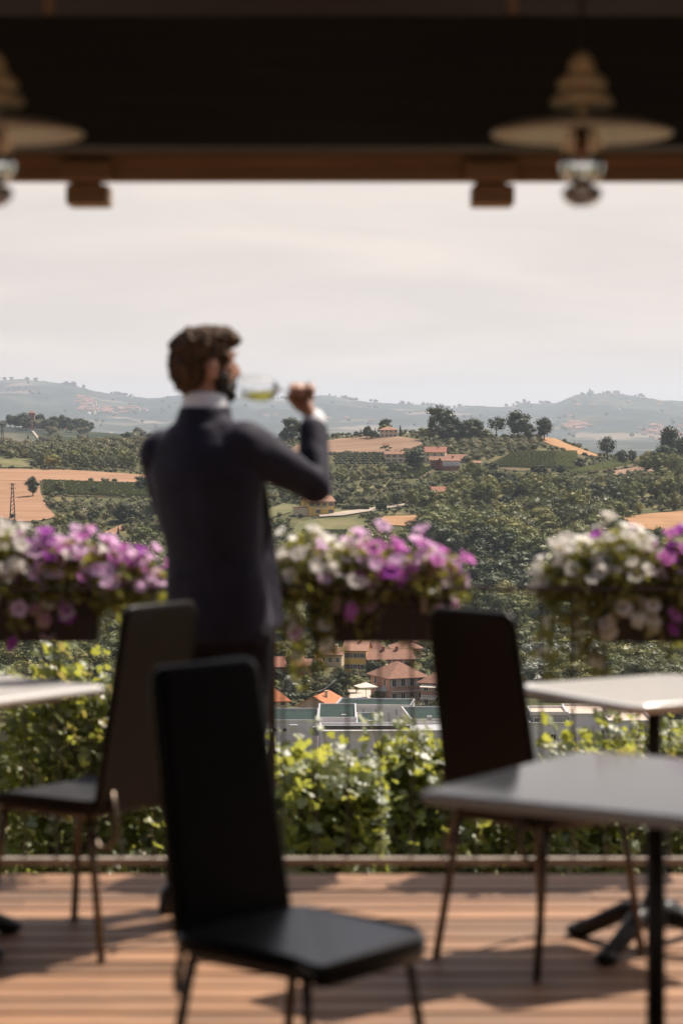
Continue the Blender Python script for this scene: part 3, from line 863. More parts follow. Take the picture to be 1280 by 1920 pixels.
HID = [[(585,1112),(835,1112),(835,1200),(585,1200)],[(-50,1112),(185,1112),(185,1200),(-50,1200)],[(1140,1112),(1300,1112),(1300,1200),(1140,1200)],
       [(515,1000),(850,1015),(860,1112),(515,1112)],[(-50,985),(300,1000),(305,1112),(-50,1112)],[(1010,1015),(1100,985),(1300,1005),(1300,1112),(1005,1112)], MAN,
       [(285,1245),(470,1235),(530,1700),(340,1740)],[(820,1150),(960,1160),(1010,1450),(857,1450)],[(230,1130),(350,1120),(340,1530),(180,1530)]]
R_ = {
 'skyline': [(-750,840),(60,838),(290,834),(290,862),(240,864),(140,858),(52,862),(-750,862)],
 'leftbelt': [(60,862),(140,858),(260,864),(275,884),(200,882),(120,880),(60,876)],
 'leftorch': [(80,935),(200,934),(290,936),(296,966),(240,966),(200,974),(110,972)],
 'leftlow': [(-750,985),(70,980),(110,973),(200,976),(300,968),(310,1075),(-750,1075)],
 'midleft': [(488,834),(528,836),(526,854),(490,870)],
 'mid': [(490,878),(600,878),(700,876),(735,890),(800,900),(905,880),(960,888),(1060,893),(1000,905),(900,905),(860,925),(800,950),(720,950),(640,948),(560,945),(490,945)],
 'hillorch': [(790,838),(830,834),(900,834),(1000,830),(1030,842),(960,850),(905,862),(880,870),(830,852),(795,850)],
 'rightwood': [(870,905),(1000,896),(1100,893),(1190,880),(1850,874),(1850,955),(1200,965),(1120,985),(1000,985),(900,975),(860,960)],
 'midlow': [(490,950),(560,985),(545,1040),(600,1040),(690,1000),(760,990),(860,960),(900,980),(1120,990),(1180,1000),(1850,1005),(1850,1210),(850,1215),(480,1215)],
 'leftbottom': [(-750,1075),(310,1075),(480,1215),(480,1350),(-750,1350)],
 'rightbottom': [(855,1212),(1850,1205),(1850,1345),(1225,1345),(985,1322),(880,1345)],
}
SPEC = {  # spacing m, jitter, kind, height range
 'skyline': (7.5, .30, 'hazel', (5.5,8.0)), 'leftbelt': (9, .45, 'mix', (6,9)), 'leftorch': (6.5, .2, 'hazel', (5,6.5)),
 'leftlow': (7.5, .4, 'hazelwood', (5,9)), 'midleft': (7, .3, 'hazel', (6,8)), 'mid': (7.0, .35, 'hazelwood', (4.5,7)),
 'hillorch': (6.5, .2, 'hazel', (4.2,6)), 'rightwood': (9.2, .5, 'wood', (5.5,12)), 'midlow': (10.0, .5, 'wood', (7,16)),
 'leftbottom': (10, .4, 'wood', (7,12)), 'rightbottom': (9, .4, 'woodpale', (7,12)) }
cand = []
for reg, poly in R_.items():
    s, jit, kind, hr = SPEC[reg]
    lo, hi = (745, 1475)
    if reg in ('leftbottom', 'rightbottom'): lo = 560
    rg = random.Random(hash(reg) % 1000 if False else sum(map(ord, reg)))
    d = lo
    ys = [p[1] for p in poly]; xs = [p[0] for p in poly]
    while d < hi:
        Xa = (min(xs)-640)*d/F; Xb = (max(xs)-640)*d/F
        n = int((Xb-Xa)/s)
        if n > 0:
            Xs = np.array([Xa + (i+.5)*s + rg.uniform(-jit,jit)*s for i in range(n)])
            Ds = np.array([d + rg.uniform(-jit,jit)*s for i in range(n)])
            PX = 640 + Xs*F/Ds; YY = ground_row(PX, Ds); ZZ_ = ground_z(PX, Ds)
            for X, D, px, yy, zz in zip(Xs, Ds, PX, YY, ZZ_):
                if not inside(poly, px, yy): continue
                if any(inside(p, px, yy) for _, p in POLYS): continue
                if any(a < px < c and b < yy < e for a, b, c, e in HOUSES_X): continue
                h = fit_height(px, yy, rg.uniform(*hr), D)
                if h < 1.6: continue
                vis = 0 <= px <= 1280 and not any(inside(p, px, yy - h*F/D*0.55) for p in HID)
                cand.append((reg, kind, X, D, zz, px, yy, h, vis, rg.random()))
        d += s
LABELS = {
 'skyline': ('hazel tree of the orchard on the left skyline behind the brown field', 'skyline orchard trees'),
 'leftbelt': ('bushy tree of the belt along the upper edge of the brown field', 'trees above the brown field'),
 'leftorch': ('hazel bush of the dark orchard below the left vineyard', 'left orchard bushes'),
 'leftlow': ('tree or tall bush below the left orchard and above the flowers', 'trees below the left orchard'),
 'midleft': ('hazel bush on the skyline behind the raised sleeve', 'bushes behind the sleeve'),
 'mid': ('bushy tree of the hillside between the yellow house and the hilltop', 'hillside orchard trees'),
 'hillorch': ('hazel bush of the orchard under the hilltop trees', 'hilltop orchard bushes'),
 'rightwood': ('leafy tree of the wood on the right slope under the ridge', 'trees of the right slope'),
 'midlow': ('leafy tree of the dense wood in the valley behind the flower boxes', 'trees of the valley wood'),
 'leftbottom': ('leafy tree of the low wood seen under the left flower box', 'trees of the low left wood'),
 'rightbottom': ('leafy tree of the pale wood seen under the right flower box', 'trees of the low right wood'),
}
TONE = {'pale':'pale green','silver':'silvery','dark':'dark green','poplar':'slender pale','wood':'mid green'}
MARKS = [(600,950,'the yellow house'),(840,868,'the red house cluster'),(740,862,'the pale farmhouse'),(825,925,'the red roofed shed'),(1014,930,'the purple leaved tree'),
 (1225,985,'the right stubble field'),(1262,930,'the spire shaped tree'),(715,955,'the square hedge block'),(620,1000,'the lawn'),(62,925,'the lone field tree'),(24,950,'the slim pylon'),
 (238,830,'the lone skyline tree'),(98,862,'the conifer above the brown field'),(222,1010,'the conifer above the magenta flowers'),(292,1070,'the yellow green tree by the man'),
 (1000,865,'the hillside vineyard'),(1130,875,'the saddle vineyard'),(1138,855,'the lone saddle tree'),(1254,850,'the tall right ridge tree'),(850,925,'the yellow tree by the shed'),
 (830,825,'the tallest hilltop tree'),(675,1040,'the magenta middle flowers'),(1165,1010,'the tall white flowers'),(60,1020,'the left flowers'),(930,1130,'the right chair back'),
 (1130,1260,'the far right table'),(1028,1235,'the pale poplar'),(790,985,'the olive tree on the dry slope'),(545,905,'the elbow of the man'),(1235,1030,'the thin tree by the stubble field'),
 (53,835,'the skyline conifer'),(5,840,'the skyline pylon'),(168,860,'the bright roofed shed'),(176,925,'the vineyard tree'),(890,940,'the middle of the right slope'),(920,1060,'the gap between the flower boxes'),
 (560,1020,'the yellow bush above the white flowers'),(150,945,'the orchard edge'),(120,1240,'the left table'),(1250,1190,'the right flower box'),(970,835,'the big round hilltop tree')]
PLACE = {'skyline':'skyline orchard','leftbelt':'belt above the brown field','leftorch':'orchard below the left vineyard','leftlow':'growth below the left orchard','midleft':'skyline bushes','mid':'hillside plantation',
 'hillorch':'hilltop orchard','rightwood':'right slope wood','midlow':'valley wood','leftbottom':'low left wood','rightbottom':'low right wood'}
def near_label(reg, px, yy, h, tone, what):
    m = min(MARKS, key=lambda m: (m[0]-px)**2 + ((m[1]-yy)*1.6)**2)
    lo, hi = SPEC[reg][3]; sz = 'tall' if h > lo+(hi-lo)*.67 else ('low' if h < lo+(hi-lo)*.33 else 'middling')
    dx, dy = px-m[0], (yy-m[1])*1.3
    side = ('right of' if dx > 0 else 'left of') if abs(dx) > abs(dy) else ('below' if dy > 0 else 'above')
    lab = '%s %s %s in the %s %s %s' % (sz, tone, what, PLACE[reg], side, m[2])
    if len(lab.split()) > 16: lab = '%s %s %s %s %s' % (sz, tone, what, side, m[2])
    return lab, 'trees: ' + lab
def kind_mesh(kind, q):
    if kind == 'hazel': return ('b', q)
    if kind == 'hazelwood': return ('b', q) if q < .62 else ('t', q)
    return ('t', q)
tree_c, bush_c = [], []
for c in cand:
    (bush_c if kind_mesh(c[1], c[9])[0] == 'b' else tree_c).append(c)
def pick(lst, n):
    vis = sorted([c for c in lst if c[8]], key=lambda c: -c[7]/c[3])
    chosen = vis[:n]; ids = set(id(c) for c in chosen)
    return chosen, [c for c in lst if id(c) not in ids]
tree_i, tree_s = pick(tree_c, 190)
bush_i, bush_s = pick(bush_c, 290)
def tone_at(X, D, q):
    n = 1.3*float(vnoise(X/38.0+7, D/70.0, 51)) + .8*float(vnoise(X/14.0, D/26.0, 52)) + (q-.5)*.55
    if n < -.34: return ['dark0','dark1','dark2'][int(q*97) % 3]
    if n < -.05: return ['wood0','wood2'][int(q*97) % 2]
    if n < .3: return ['wood1','wood3','wood4'][int(q*97) % 3]
    if n < .52: return ['pale0','wood1','wood4'][int(q*97) % 3]
    return ['pale0','pale1'][int(q*97) % 2]
def key_for(kind, q, X=None, D=None):
    k = int(q*1000) % 17
    if X is not None and kind not in ('woodpale','mix'): return tone_at(X, D, q)
    if kind == 'woodpale': return ['pale0','wood3','wood4','pale1','wood1','silver0','poplar0'][k % 7]
    if kind == 'mix': return ['pale0','wood1','wood2','pale1'][k % 4]
    return ['wood0','wood1','wood2','wood3','wood4','wood1','wood4','wood0','dark1','wood3','wood2','wood1','wood0','pale0','wood4','wood3','dark2'][k]
for reg, kind, X, D, zz, px, yy, h, vis, q in tree_i:
    ky = key_for(kind, q, X, D)
    plant_tree(ky, Vector((X, D, zz-.3)), h, *near_label(reg, px, yy, h, TONE.get(ky[:-1], 'green'), 'tree'), 'broadleaf_tree', 'tree', 1.15 + .3*((q*37) % 1))
for reg, kind, X, D, zz, px, yy, h, vis, q in bush_i:
    plant_bush(BUSH[int(q*999) % 3], Vector((X, D, zz-.2)), h*.85, *near_label(reg, px, yy, h, 'olive', 'bush'), 'hazel_bush', 'bush', 1.1)

def scatter(name, pts, sources):
    """pts: (x,y,z, scale, rot, index, wide) ; one stuff object drawing the rest with geometry nodes"""
    col = bpy.data.collections.new(name + '_sources')
    for i, me in enumerate(sources):
        o = bpy.data.objects.new('%03d_%s_source' % (i, name), me); col.objects.link(o)
    me = bpy.data.meshes.new(name); me.from_pydata([p[:3] for p in pts], [], [])
    for an, ty, ix in (('scl','FLOAT',3),('rot','FLOAT',4),('idx','INT',5)):
        a = me.attributes.new(an, ty, 'POINT'); a.data.foreach_set('value', [p[ix] for p in pts])
    o = mobj(name, me)
    ng = bpy.data.node_groups.new(name, 'GeometryNodeTree')
    ng.interface.new_socket('Geometry', in_out='INPUT', socket_type='NodeSocketGeometry')
    ng.interface.new_socket('Geometry', in_out='OUTPUT', socket_type='NodeSocketGeometry')
    N, L = ng.nodes, ng.links
    gi = N.new('NodeGroupInput'); go = N.new('NodeGroupOutput')
    ip = N.new('GeometryNodeInstanceOnPoints'); ci = N.new('GeometryNodeCollectionInfo')
    ci.inputs['Collection'].default_value = col
    ci.inputs['Separate Children'].default_value = True; ci.inputs['Reset Children'].default_value = True
    def attr(nm, ty):
        a = N.new('GeometryNodeInputNamedAttribute'); a.data_type = ty; a.inputs['Name'].default_value = nm; return a.outputs['Attribute']
    cx = N.new('ShaderNodeCombineXYZ'); L.new(attr('rot','FLOAT'), cx.inputs['Z'])
    L.new(gi.outputs[0], ip.inputs['Points']); L.new(ci.outputs[0], ip.inputs['Instance'])
    ip.inputs['Pick Instance'].default_value = True
    L.new(attr('idx','INT'), ip.inputs['Instance Index'])
    L.new(cx.outputs[0], ip.inputs['Rotation']); L.new(attr('scl','FLOAT'), ip.inputs['Scale'])
    L.new(ip.outputs[0], go.inputs[0])
    md = o.modifiers.new('scatter', 'NODES'); md.node_group = ng
    tag(o, kind='stuff')
    return o
wk = ['wood0','wood1','wood2','wood3','wood4','pale0','pale1','dark1','dark2']
scatter('woodland', [(X,D,zz-.3,h*1.05,q*6.28,wk.index(key_for(kind,q,X,D)) if key_for(kind,q,X,D) in wk else int(q*5)) for reg,kind,X,D,zz,px,yy,h,vis,q in tree_s], [TREE[k][1] for k in wk])
scatter('hazel_undergrowth', [(X,D,zz-.2,h*.9,q*6.28,int(q*999)%3) for reg,kind,X,D,zz,px,yy,h,vis,q in bush_s], BUSH)

# undergrowth and scrub between the trees, nobody could count it
sc = []
rg = random.Random(99)
for i in range(14000):
    d = rg.uniform(745, 1440); px = rg.uniform(-450, 1700); X = (px-640)*d/F
    yy = float(ground_row(px, d))
    if yy > 1215 or (yy > 960 and rg.random() < .6) or any(inside(p, px, yy) for n_, p in POLYS if n_ != 'village'): continue
    if any(a < px < c and b < yy < e for a, b, c, e in HOUSES_X): continue
    sc.append((X, d, float(ground_z(px, d))-.2, rg.uniform(1.2,3.2), rg.uniform(0,6.28), rg.randrange(5)))
for i in range(1500):
    d = rg.uniform(1900, 2600); px = rg.uniform(-60, 520)
    n_ = float(vnoise(px/26.0, d/130.0, 21))
    if n_ < 0.14: continue
    sc.append(((px-640)*d/F, d, float(ground_z(px, d))-.3, rg.uniform(6,11), rg.uniform(0,6.28), rg.randrange(3)))
for i in range(600):
    d = rg.uniform(8600, 14800); px = rg.uniform(-60, 1340)
    n_ = float(vnoise(px/30.0, d/300.0, 22))
    if n_ < 0.18: continue
    sc.append(((px-640)*d/F, d, float(ground_z(px, d))-.5, rg.uniform(12,24), rg.uniform(0,6.28), rg.randrange(3)))
for i in range(420):
    px = rg.uniform(-60, 1340); d = rg.uniform(14850, 15080)
    if float(vnoise(px/20.0, 3.3, 23)) < -0.05: continue
    sc.append(((px-640)*d/F, d, float(ground_z(px, d))-1, rg.uniform(13,26), rg.uniform(0,6.28), rg.randrange(3)))
scatter('scrub_undergrowth', sc, BUSH + BUSHL)

# the far wooded knoll behind the left orchard
for i in range(26):
    px = [20,28,36,44,50,68,74,82,90,98,104,60,150,158,164,170,110,118,126,134,142,150,160,30,86,95][i]
    d = 2480 - (i % 5)*22; dd = ground_row(px, d)
    p = Vector(((px-640)*d/F, d, float(ground_z(px, d))-.5))
    plant_tree('dark%d' % (i % 3), p, rg.uniform(9,17), 'hazy tree of the far knoll round the brick tower', 'trees on the far knoll', 'broadleaf_tree', 'tree', 1.2)

# clipped hedges by the gravel track
def hedge(px0, px1, row, hh, thick, label):
    p0, p1 = gp(px0, row, 760), gp(px1, row, 760)
    L_ = (p1-p0).length; mb = MB(); rg = random.Random(int(px0))
    h = hpx(p0, hh)
    mb.box((0,-thick/2,-.5), (L_, thick/2, h*.96))
    for i in range(int(40*L_*h/6)+300):
        f = rg.random()
        x = rg.uniform(0, L_)
        if f < .5: c = Vector((x, -thick/2, rg.uniform(0,h))); n = Vector((0,-1,.3))
        else: c = Vector((x, rg.uniform(-thick/2,thick/2), h)); n = Vector((0,0,1))
        leaf_quad(mb, c, (n+rdir(rg)*.6).normalized(), .3*rg.uniform(.6,1.2), rg)
    o = mb.obj('hedge', M['leaf_dark']); o.location = p0
    o.rotation_euler = (0,0,math.atan2(p1.y-p0.y, p1.x-p0.x))
    tag(o, label, 'hedge')
hedge(640,692,957,9,2.5,'long low clipped hedge along the lawn right of the yellow house')
hedge(704,725,957,12,4.0,'short square clipped hedge block beside the gravel track')
hedge(592,700,822,3,2,'thin hedge line along the top edge of the mown hill field')

# vineyards: every row a thing
ORD = ['topmost','second','third','fourth','fifth','sixth','seventh','eighth','ninth','tenth','lowest']
def vine_rows(poly, n, label, group, a=(1,0), spacing=None, h=1.7):
    """rows that follow lines between two edges of the outline (list of ((px,row),(px,row)))"""
    for ri, ((x0,y0),(x1,y1)) in enumerate(poly):
        mb = MB(); rg = random.Random(int(x0*7+y0*13))
        p0 = gp(x0,y0,760); 
        N = max(6, int(abs(x1-x0)/1.6)); prev = None
        for i in range(N+1):
            t = i/N
            p = gp(x0+(x1-x0)*t, y0+(y1-y0)*t, 760) - p0
            if prev is not None:
                vs, fs = bar_pts(prev+Vector((0,0,h*.5)), p+Vector((0,0,h*.5)), .38*rg.uniform(.6,1.2), h*.45*rg.uniform(.8,1.1)); mb.add(vs, fs)
                for k in range(4):
                    c = prev.lerp(p, rg.random()) + Vector((rg.uniform(-.4,.4), rg.uniform(-.4,.4), rg.uniform(.3,h*1.05)))
                    leaf_quad(mb, c, rdir(rg), .35, rg)
            prev = p
        o = mb.obj('vine_row', M['leaf_vine']); o.location = p0
        tag(o, '%s %s' % ((ORD[ri] if ri < len(poly)-1 else 'lowest'), label), 'vine row', group)
patch('vineyard_ground', V_MID, M['vine_soil'], .3, 1.2, False)
patch('vineyard_ground', V_STRIP, M['vine_soil'], .3, 1.2, False)
patch('vineyard_ground', V_HOUSE, M['vine_soil'], .3, 1.2, False)
patch('vineyard_ground', V_LEFT, M['vine_soil'], .3, 1.2, False)
def rows_between(pa, pb, qa, qb, n):
    out = []
    for i in range(n):
        t = i/(n-1)
        out.append(((pa[0]+(qa[0]-pa[0])*t, pa[1]+(qa[1]-pa[1])*t), (pb[0]+(qb[0]-pb[0])*t, pb[1]+(qb[1]-pb[1])*t)))
    return out
vine_rows(rows_between((960,852),(1080,850),(915,876),(1085,881),10), 0, 'vine row of the vineyard below the hilltop trees', 'rows of the hilltop vineyard')
vine_rows(rows_between((1066,888),(1165,865),(1088,890),(1196,868),5), 0, 'vine row of the narrow strip on the right saddle', 'rows of the saddle vineyard')
vine_rows(rows_between((765,884),(812,880),(732,896),(788,897),6), 0, 'vine row of the small plot below the red houses', 'rows of the plot below the red houses')
vine_rows(rows_between((80,905),(282,912),(82,928),(284,933),11), 0, 'vine row of the vineyard beside the brown field', 'rows of the left vineyard')
vine_rows(rows_between((566,1000),(650,1000),(572,1022),(640,1022),7), 0, 'vine row on the lawn below the yellow house', 'rows below the yellow house')

# olive orchard beneath the mown hill field: small round trees in rows
for r_i, row in enumerate([854.5,857.5,861,864.5,868.5,873]):
    for k in range(16):
        px = 628 + k*7.1 + (r_i % 2)*3.2
        if px > 738 - 4*r_i: continue
        p = gp(px, row, 900)
        plant_bush(BUSHD[k % 2] if k % 3 else BUSH[0], p, hpx(p, 8.5), 'small round tree planted in the grid under the mown hill field', 'orchard grid under the mown field', 'orchard_tree', 'tree', 1.05)
# ------------------------------------------------------------------ houses
def tile_mat(name, c1, c2):
    m, nt, out = nodes_of(name); N, L = nt.nodes, nt.links
    b = N.new('ShaderNodeBsdfPrincipled'); b.inputs['Roughness'].default_value = .85; b.inputs['Specular IOR Level'].default_value = .2
    t = N.new('ShaderNodeTexCoord')
    n = N.new('ShaderNodeTexNoise'); n.inputs['Scale'].default_value = 1.1; n.inputs['Detail'].default_value = 8; n.inputs['Roughness'].default_value = .75
    L.new(t.outputs['Object'], n.inputs['Vector'])
    r = N.new('ShaderNodeValToRGB'); r.color_ramp.elements[0].position = .34; r.color_ramp.elements[0].color = (*c1,1)
    r.color_ramp.elements[1].position = .66; r.color_ramp.elements[1].color = (*c2,1)
    L.new(n.outputs['Fac'], r.inputs['Fac']); L.new(r.outputs[0], b.inputs['Base Color'])
    w = N.new('ShaderNodeTexWave'); w.inputs['Scale'].default_value = 1.6; w.wave_type = 'BANDS'; w.bands_direction = 'X'
    L.new(t.outputs['Object'], w.inputs['Vector'])
    bp = N.new('ShaderNodeBump'); bp.inputs['Strength'].default_value = .5; bp.inputs['Distance'].default_value = .08
    L.new(w.outputs['Fac'], bp.inputs['Height']); L.new(bp.outputs[0], b.inputs['Normal'])
    L.new(b.outputs[0], out.inputs['Surface'])
    return m
M['tile_orange'] = tile_mat('orange_clay_tiles', (0.40,0.13,0.055), (0.55,0.21,0.10))
M['tile_brown'] = tile_mat('weathered_clay_tiles', (0.21,0.105,0.07), (0.31,0.165,0.112))
M['tile_pink'] = tile_mat('pinkish_clay_tiles', (0.29,0.15,0.1), (0.38,0.215,0.15))
M['tile_red'] = tile_mat('red_clay_tiles', (0.25,0.105,0.07), (0.34,0.15,0.1))
def plaster(name, c): return pmat(name, tuple(x*.9 for x in c), c, 1.2, .9, spec=.2, detail=7)
M['cream'] = plaster('cream_plaster', (0.62,0.50,0.36)); M['yellow'] = plaster('yellow_plaster', (0.74,0.49,0.13))
M['peach'] = plaster('peach_plaster', (0.58,0.33,0.22)); M['pale'] = plaster('pale_plaster', (0.62,0.55,0.46))
M['brick'] = plaster('red_brick', (0.36,0.13,0.09)); M['white'] = plaster('white_render', (0.74,0.70,0.70))
M['lilac'] = plaster('lilac_white_cladding', (0.74,0.69,0.71)); M['grey_wall'] = plaster('grey_concrete', (0.30,0.30,0.29))
M['old_brick'] = plaster('old_brown_brick', (0.26,0.14,0.105)); M['stone'] = plaster('stone_wall', (0.30,0.26,0.22)); M['gravel_roof'] = plaster('tan_gravel_roof', (0.55,0.44,0.36))
M['membrane'] = pmat('dark_green_roof_membrane', (0.022,0.038,0.033), (0.034,0.052,0.045), .5, .95, spec=.1)
M['pane'] = pmat('dark_window_pane', (0.02,0.022,0.025), None, rough=.15)
M['frame_white'] = pmat('white_window_frame', (0.7,0.68,0.65), None, rough=.5)
M['shutter'] = pmat('grey_brown_shutter', (0.16,0.12,0.09), None, rough=.6)
M['shutter_grey'] = pmat('pale_grey_shutter', (0.42,0.42,0.42), None, rough=.6)
M['metal_edge'] = pmat('pale_metal_flashing', (0.62,0.6,0.6), None, rough=.35, metal=.5)
M['rust_edge'] = pmat('orange_metal_flashing', (0.5,0.3,0.17), None, rough=.5)
M['dark_metal'] = pmat('dark_galvanised_metal', (0.09,0.085,0.085), None, rough=.5, metal=.4)
M['canvas'] = pmat('cream_canvas', (0.66,0.58,0.47), (0.72,0.63,0.52), 3, .85)
M['grey_canvas'] = pmat('grey_canvas', (0.5,0.5,0.5), None, rough=.85)

def window(parent, x, z, w, h, y=0.0, shut=False, kind='window', pane='pane', face='front', W=0, D=0):
    mb = MB()
    t = .09
    mb.box((-w/2-t,-.05,-h/2-t),(w/2+t,.02,-h/2)); mb.box((-w/2-t,-.05,h/2),(w/2+t,.02,h/2+t))
    mb.box((-w/2-t,-.05,-h/2),(-w/2,.02,h/2)); mb.box((w/2,-.05,-h/2),(w/2+t,.02,h/2)); mb.box((-.03,-.04,-h/2),(.03,.02,h/2))
    o = mb.obj(kind, M['frame_white'], parent)
    p = MB().box((-w/2,-.012,-h/2),(w/2,.01,h/2)).obj('pane', M[pane], o)
    if shut:
        for s in (-1,1):
            q = MB()
            xa = s*(w/2+t+.03); xb = s*(w/2+t+.03+w*.5)
            q.box((min(xa,xb),-.07,-h/2),(max(xa,xb),-.01,h/2))
            q.obj('shutter', M[shut if isinstance(shut,str) else 'shutter'], o)
    if face == 'front': o.location = (x, y-.02, z)
    elif face == 'right': o.location = (W/2+.02, x, z); o.rotation_euler = (0,0,R(90))
    elif face == 'left': o.location = (-W/2-.02, x, z); o.rotation_euler = (0,0,R(-90))
    return o

def gable_roof(w, d, h0, rise, over=.5, axis='x', th=.22):
    """ridge along axis; box footprint w x d, front at y=0"""
    mb = MB()
    if axis == 'x':
        s = rise/(d/2); zl = h0 - over*s
        A = [(-w/2-over,-over,zl),(w/2+over,-over,zl),(w/2+over,d/2,h0+rise),(-w/2-over,d/2,h0+rise),(w/2+over,d+over,zl),(-w/2-over,d+over,zl)]
        f = [(0,1,2,3),(3,2,4,5)]
    else:
        s = rise/(w/2); zl = h0 - over*s
        A = [(-w/2-over,-over,zl),(0,-over,h0+rise),(0,d+over,h0+rise),(-w/2-over,d+over,zl),(w/2+over,-over,zl),(w/2+over,d+over,zl)]
        f = [(0,1,2,3),(1,4,5,2)]
    up = [(x,y,z+th) for x,y,z in A]
    n = len(A)
    mb.add(up, f); mb.add(A, [tuple(reversed(q)) for q in f])
    edges = {}
    for q in f:
        for i in range(4):
            e = (q[i], q[(i+1)%4]); 
            if (e[1],e[0]) in edges: del edges[(e[1],e[0])]
            else: edges[e] = 1
    mb.add(A+up, [(a,b,b+n,a+n) for a,b in edges])
    return mb
def hip_roof(w, d, h0, rise, over=.6, th=.22):
    mb = MB(); k = min(w,d)/2
    s = rise/k; zl = h0-over*s; x0,x1,y0,y1 = -w/2-over,w/2+over,-over,d+over
    if w >= d: r0,r1 = (-w/2+k,d/2,h0+rise),(w/2-k+.01,d/2,h0+rise)
    else: r0,r1 = (0,k,h0+rise),(0,d-k+.01,h0+rise)
    B = [(x0,y0,zl),(x1,y0,zl),(x1,y1,zl),(x0,y1,zl)]
    T = [(a,b,c+th) for a,b,c in B] + [(r0[0],r0[1],r0[2]+th),(r1[0],r1[1],r1[2]+th)]
    if w >= d: f = [(0,1,5,4),(1,2,5),(2,3,4,5),(3,0,4)]
    else: f = [(0,1,4),(1,2,5,4),(2,3,5),(3,0,4,5)]
    mb.add(T, f); mb.add(B, [(3,2,1,0)]); mb.add(B+T[:4], [(0,1,5,4),(1,2,6,5),(2,3,7,6),(3,0,4,7)])
    return mb

FOOT = []
def house(label, px0, px1, row, wall_px, dm, roof, rise_px, rz, wall, tile, cols=3, floors=2, shut=False, group=None, name='house', cat='house', skip=(), d=None, win=(.9,1.25), side=0, chim=1, over=.6, kind_pos=None):
    pxc = (px0+px1)/2
    if d is None:
        p = gp(pxc, row, 450)
    else:
        p = pt(pxc, row, d)
    k = p.y/F; w = (px1-px0)*k; h = wall_px*k; rise = rise_px*k
    FOOT.append((p.x, p.y+dm*.5, max(w,dm)*.62))
    t = thing(name, label, cat, p, R(rz), group)
    mb = MB().box((-w/2,0,-3),(w/2,dm,h))
    if roof == 'gx': mb.add([(-w/2,0,h),(-w/2,dm,h),(-w/2,dm/2,h+rise),(w/2,0,h),(w/2,dm,h),(w/2,dm/2,h+rise)], [(0,2,1),(3,4,5)])
    if roof == 'gy': mb.add([(-w/2,0,h),(w/2,0,h),(0,0,h+rise),(-w/2,dm,h),(w/2,dm,h),(0,dm,h+rise)], [(0,1,2),(3,5,4)])
    mb.obj('wall', M[wall], t)
    if roof == 'gx': rf = gable_roof(w,dm,h,rise,over,'x').obj('roof', M[tile], t)
    elif roof == 'gy': rf = gable_roof(w,dm,h,rise,over,'y').obj('roof', M[tile], t)
    elif roof == 'hip': rf = hip_roof(w,dm,h,rise,over).obj('roof', M[tile], t)
    else: rf = MB().box((-w/2-.15,-.15,h),(w/2+.15,dm+.15,h+.25)).obj('roof', M[tile], t)
    for c in range(chim):
        MB().box((w*(.18-.3*c)-.35,dm*.4,h+rise*.3),(w*(.18-.3*c)+.35,dm*.4+.7,h+rise+.9)).box((w*(.18-.3*c)-.45,dm*.4-.1,h+rise+.9),(w*(.18-.3*c)+.45,dm*.4+.8,h+rise+1.05)).obj('chimney', M[wall], rf)
    fh = h/floors
    for fl in range(floors):
        for c in range(cols):
            if (fl, c) in skip: continue
            x = -w/2 + w*(c+.5)/cols
            window(t, x, fh*fl + fh*.55, min(win[0], w/cols*.5), min(win[1], fh*.5), shut=shut)
        for s_ in range(side):
            window(t, dm*(s_+.5)/side, fh*fl+fh*.55, win[0], min(win[1], fh*.5), face='right', W=w)
            window(t, dm*(s_+.5)/side, fh*fl+fh*.55, win[0], min(win[1], fh*.5), face='left', W=w)
    return t, w, h, k

def balcony(t, x0, x1, z, proj=1.1, mat='frame_white', rail='dark_metal'):
    b = MB().box((x0,-proj,z-.18),(x1,-.01,z)).obj('balcony', M[mat], t)
    r = MB()
    r.box((x0,-proj,z+.92),(x1,-proj+.05,z+.98))
    n = int((x1-x0)/.28)
    for i in range(n+1):
        x = x0+(x1-x0-.04)*i/n; r.box((x,-proj+.005,z),(x+.035,-proj+.04,z+.92))
    r.obj('balustrade', M[rail], b)
    return b

# hillside houses
t,w,h,k = house('yellow two storey house with terracotta roof above the lawn', 577,628,966,26,9,'gx',9,22,'yellow','tile_pink',4,2,True,name='farmhouse',skip=((0,0),(0,2)),win=(1.0,1.7),side=1)
balcony(t, -w*.36, w*.2, h*.5)
MB().box((-w/2-4.5,1,-2),(-w/2-.02,6,h*.55)).obj('annex', M['cream'], t)
MB().box((-w/2-5,.5,h*.55),(-w/2-.03,6.5,h*.62)).obj('annex_roof', M['tile_pink'], t)
MB().box((-w/2-1,-6,-4),(w/2+14,-5.5,-.4)).obj('retaining_wall', M['stone'], t)
house('pale farmhouse with flat pitched roof beside the big dark tree', 722,768,868,16,9,'gx',5,4,'cream','tile_brown',4,2,True,name='farmhouse')
house('long roofed house with orange tiles at the top of the red house cluster', 795,834,868,20,12,'gx',9,-6,'cream','tile_red',3,2,name='farmhouse')
house('low brick house with open loggia in the red house cluster', 806,836,880,17,8,'gx',6,-4,'brick','tile_brown',2,2,name='farmhouse',chim=0)
t,w,h,k = house('brick house with white upper floor and balcony at the front of the cluster', 829,862,882,18,8,'gx',5,10,'brick','tile_brown',3,2,name='farmhouse',skip=((1,0),))
balcony(t, -w/2+.2, w/2-.2, h*.5)
MB().box((-w/2-.04,-.04,h*.52),(w/2+.04,-.005,h*.98)).obj('upper_cladding', M['white'], t)
house('low brown roofed barn behind the red house cluster', 838,876,868,8,8,'gx',7,5,'stone','tile_brown',2,1,name='barn',chim=0)
house('small stone outbuilding right of the red house cluster', 884,900,874,6,5,'gx',3,0,'stone','tile_pink',1,1,name='barn',chim=0)
t,w,h,k = house('red roofed shed with a white gable below the vineyard', 812,838,932,10,7,'gx',8,18,'pale','tile_red',3,1,name='shed',chim=0)
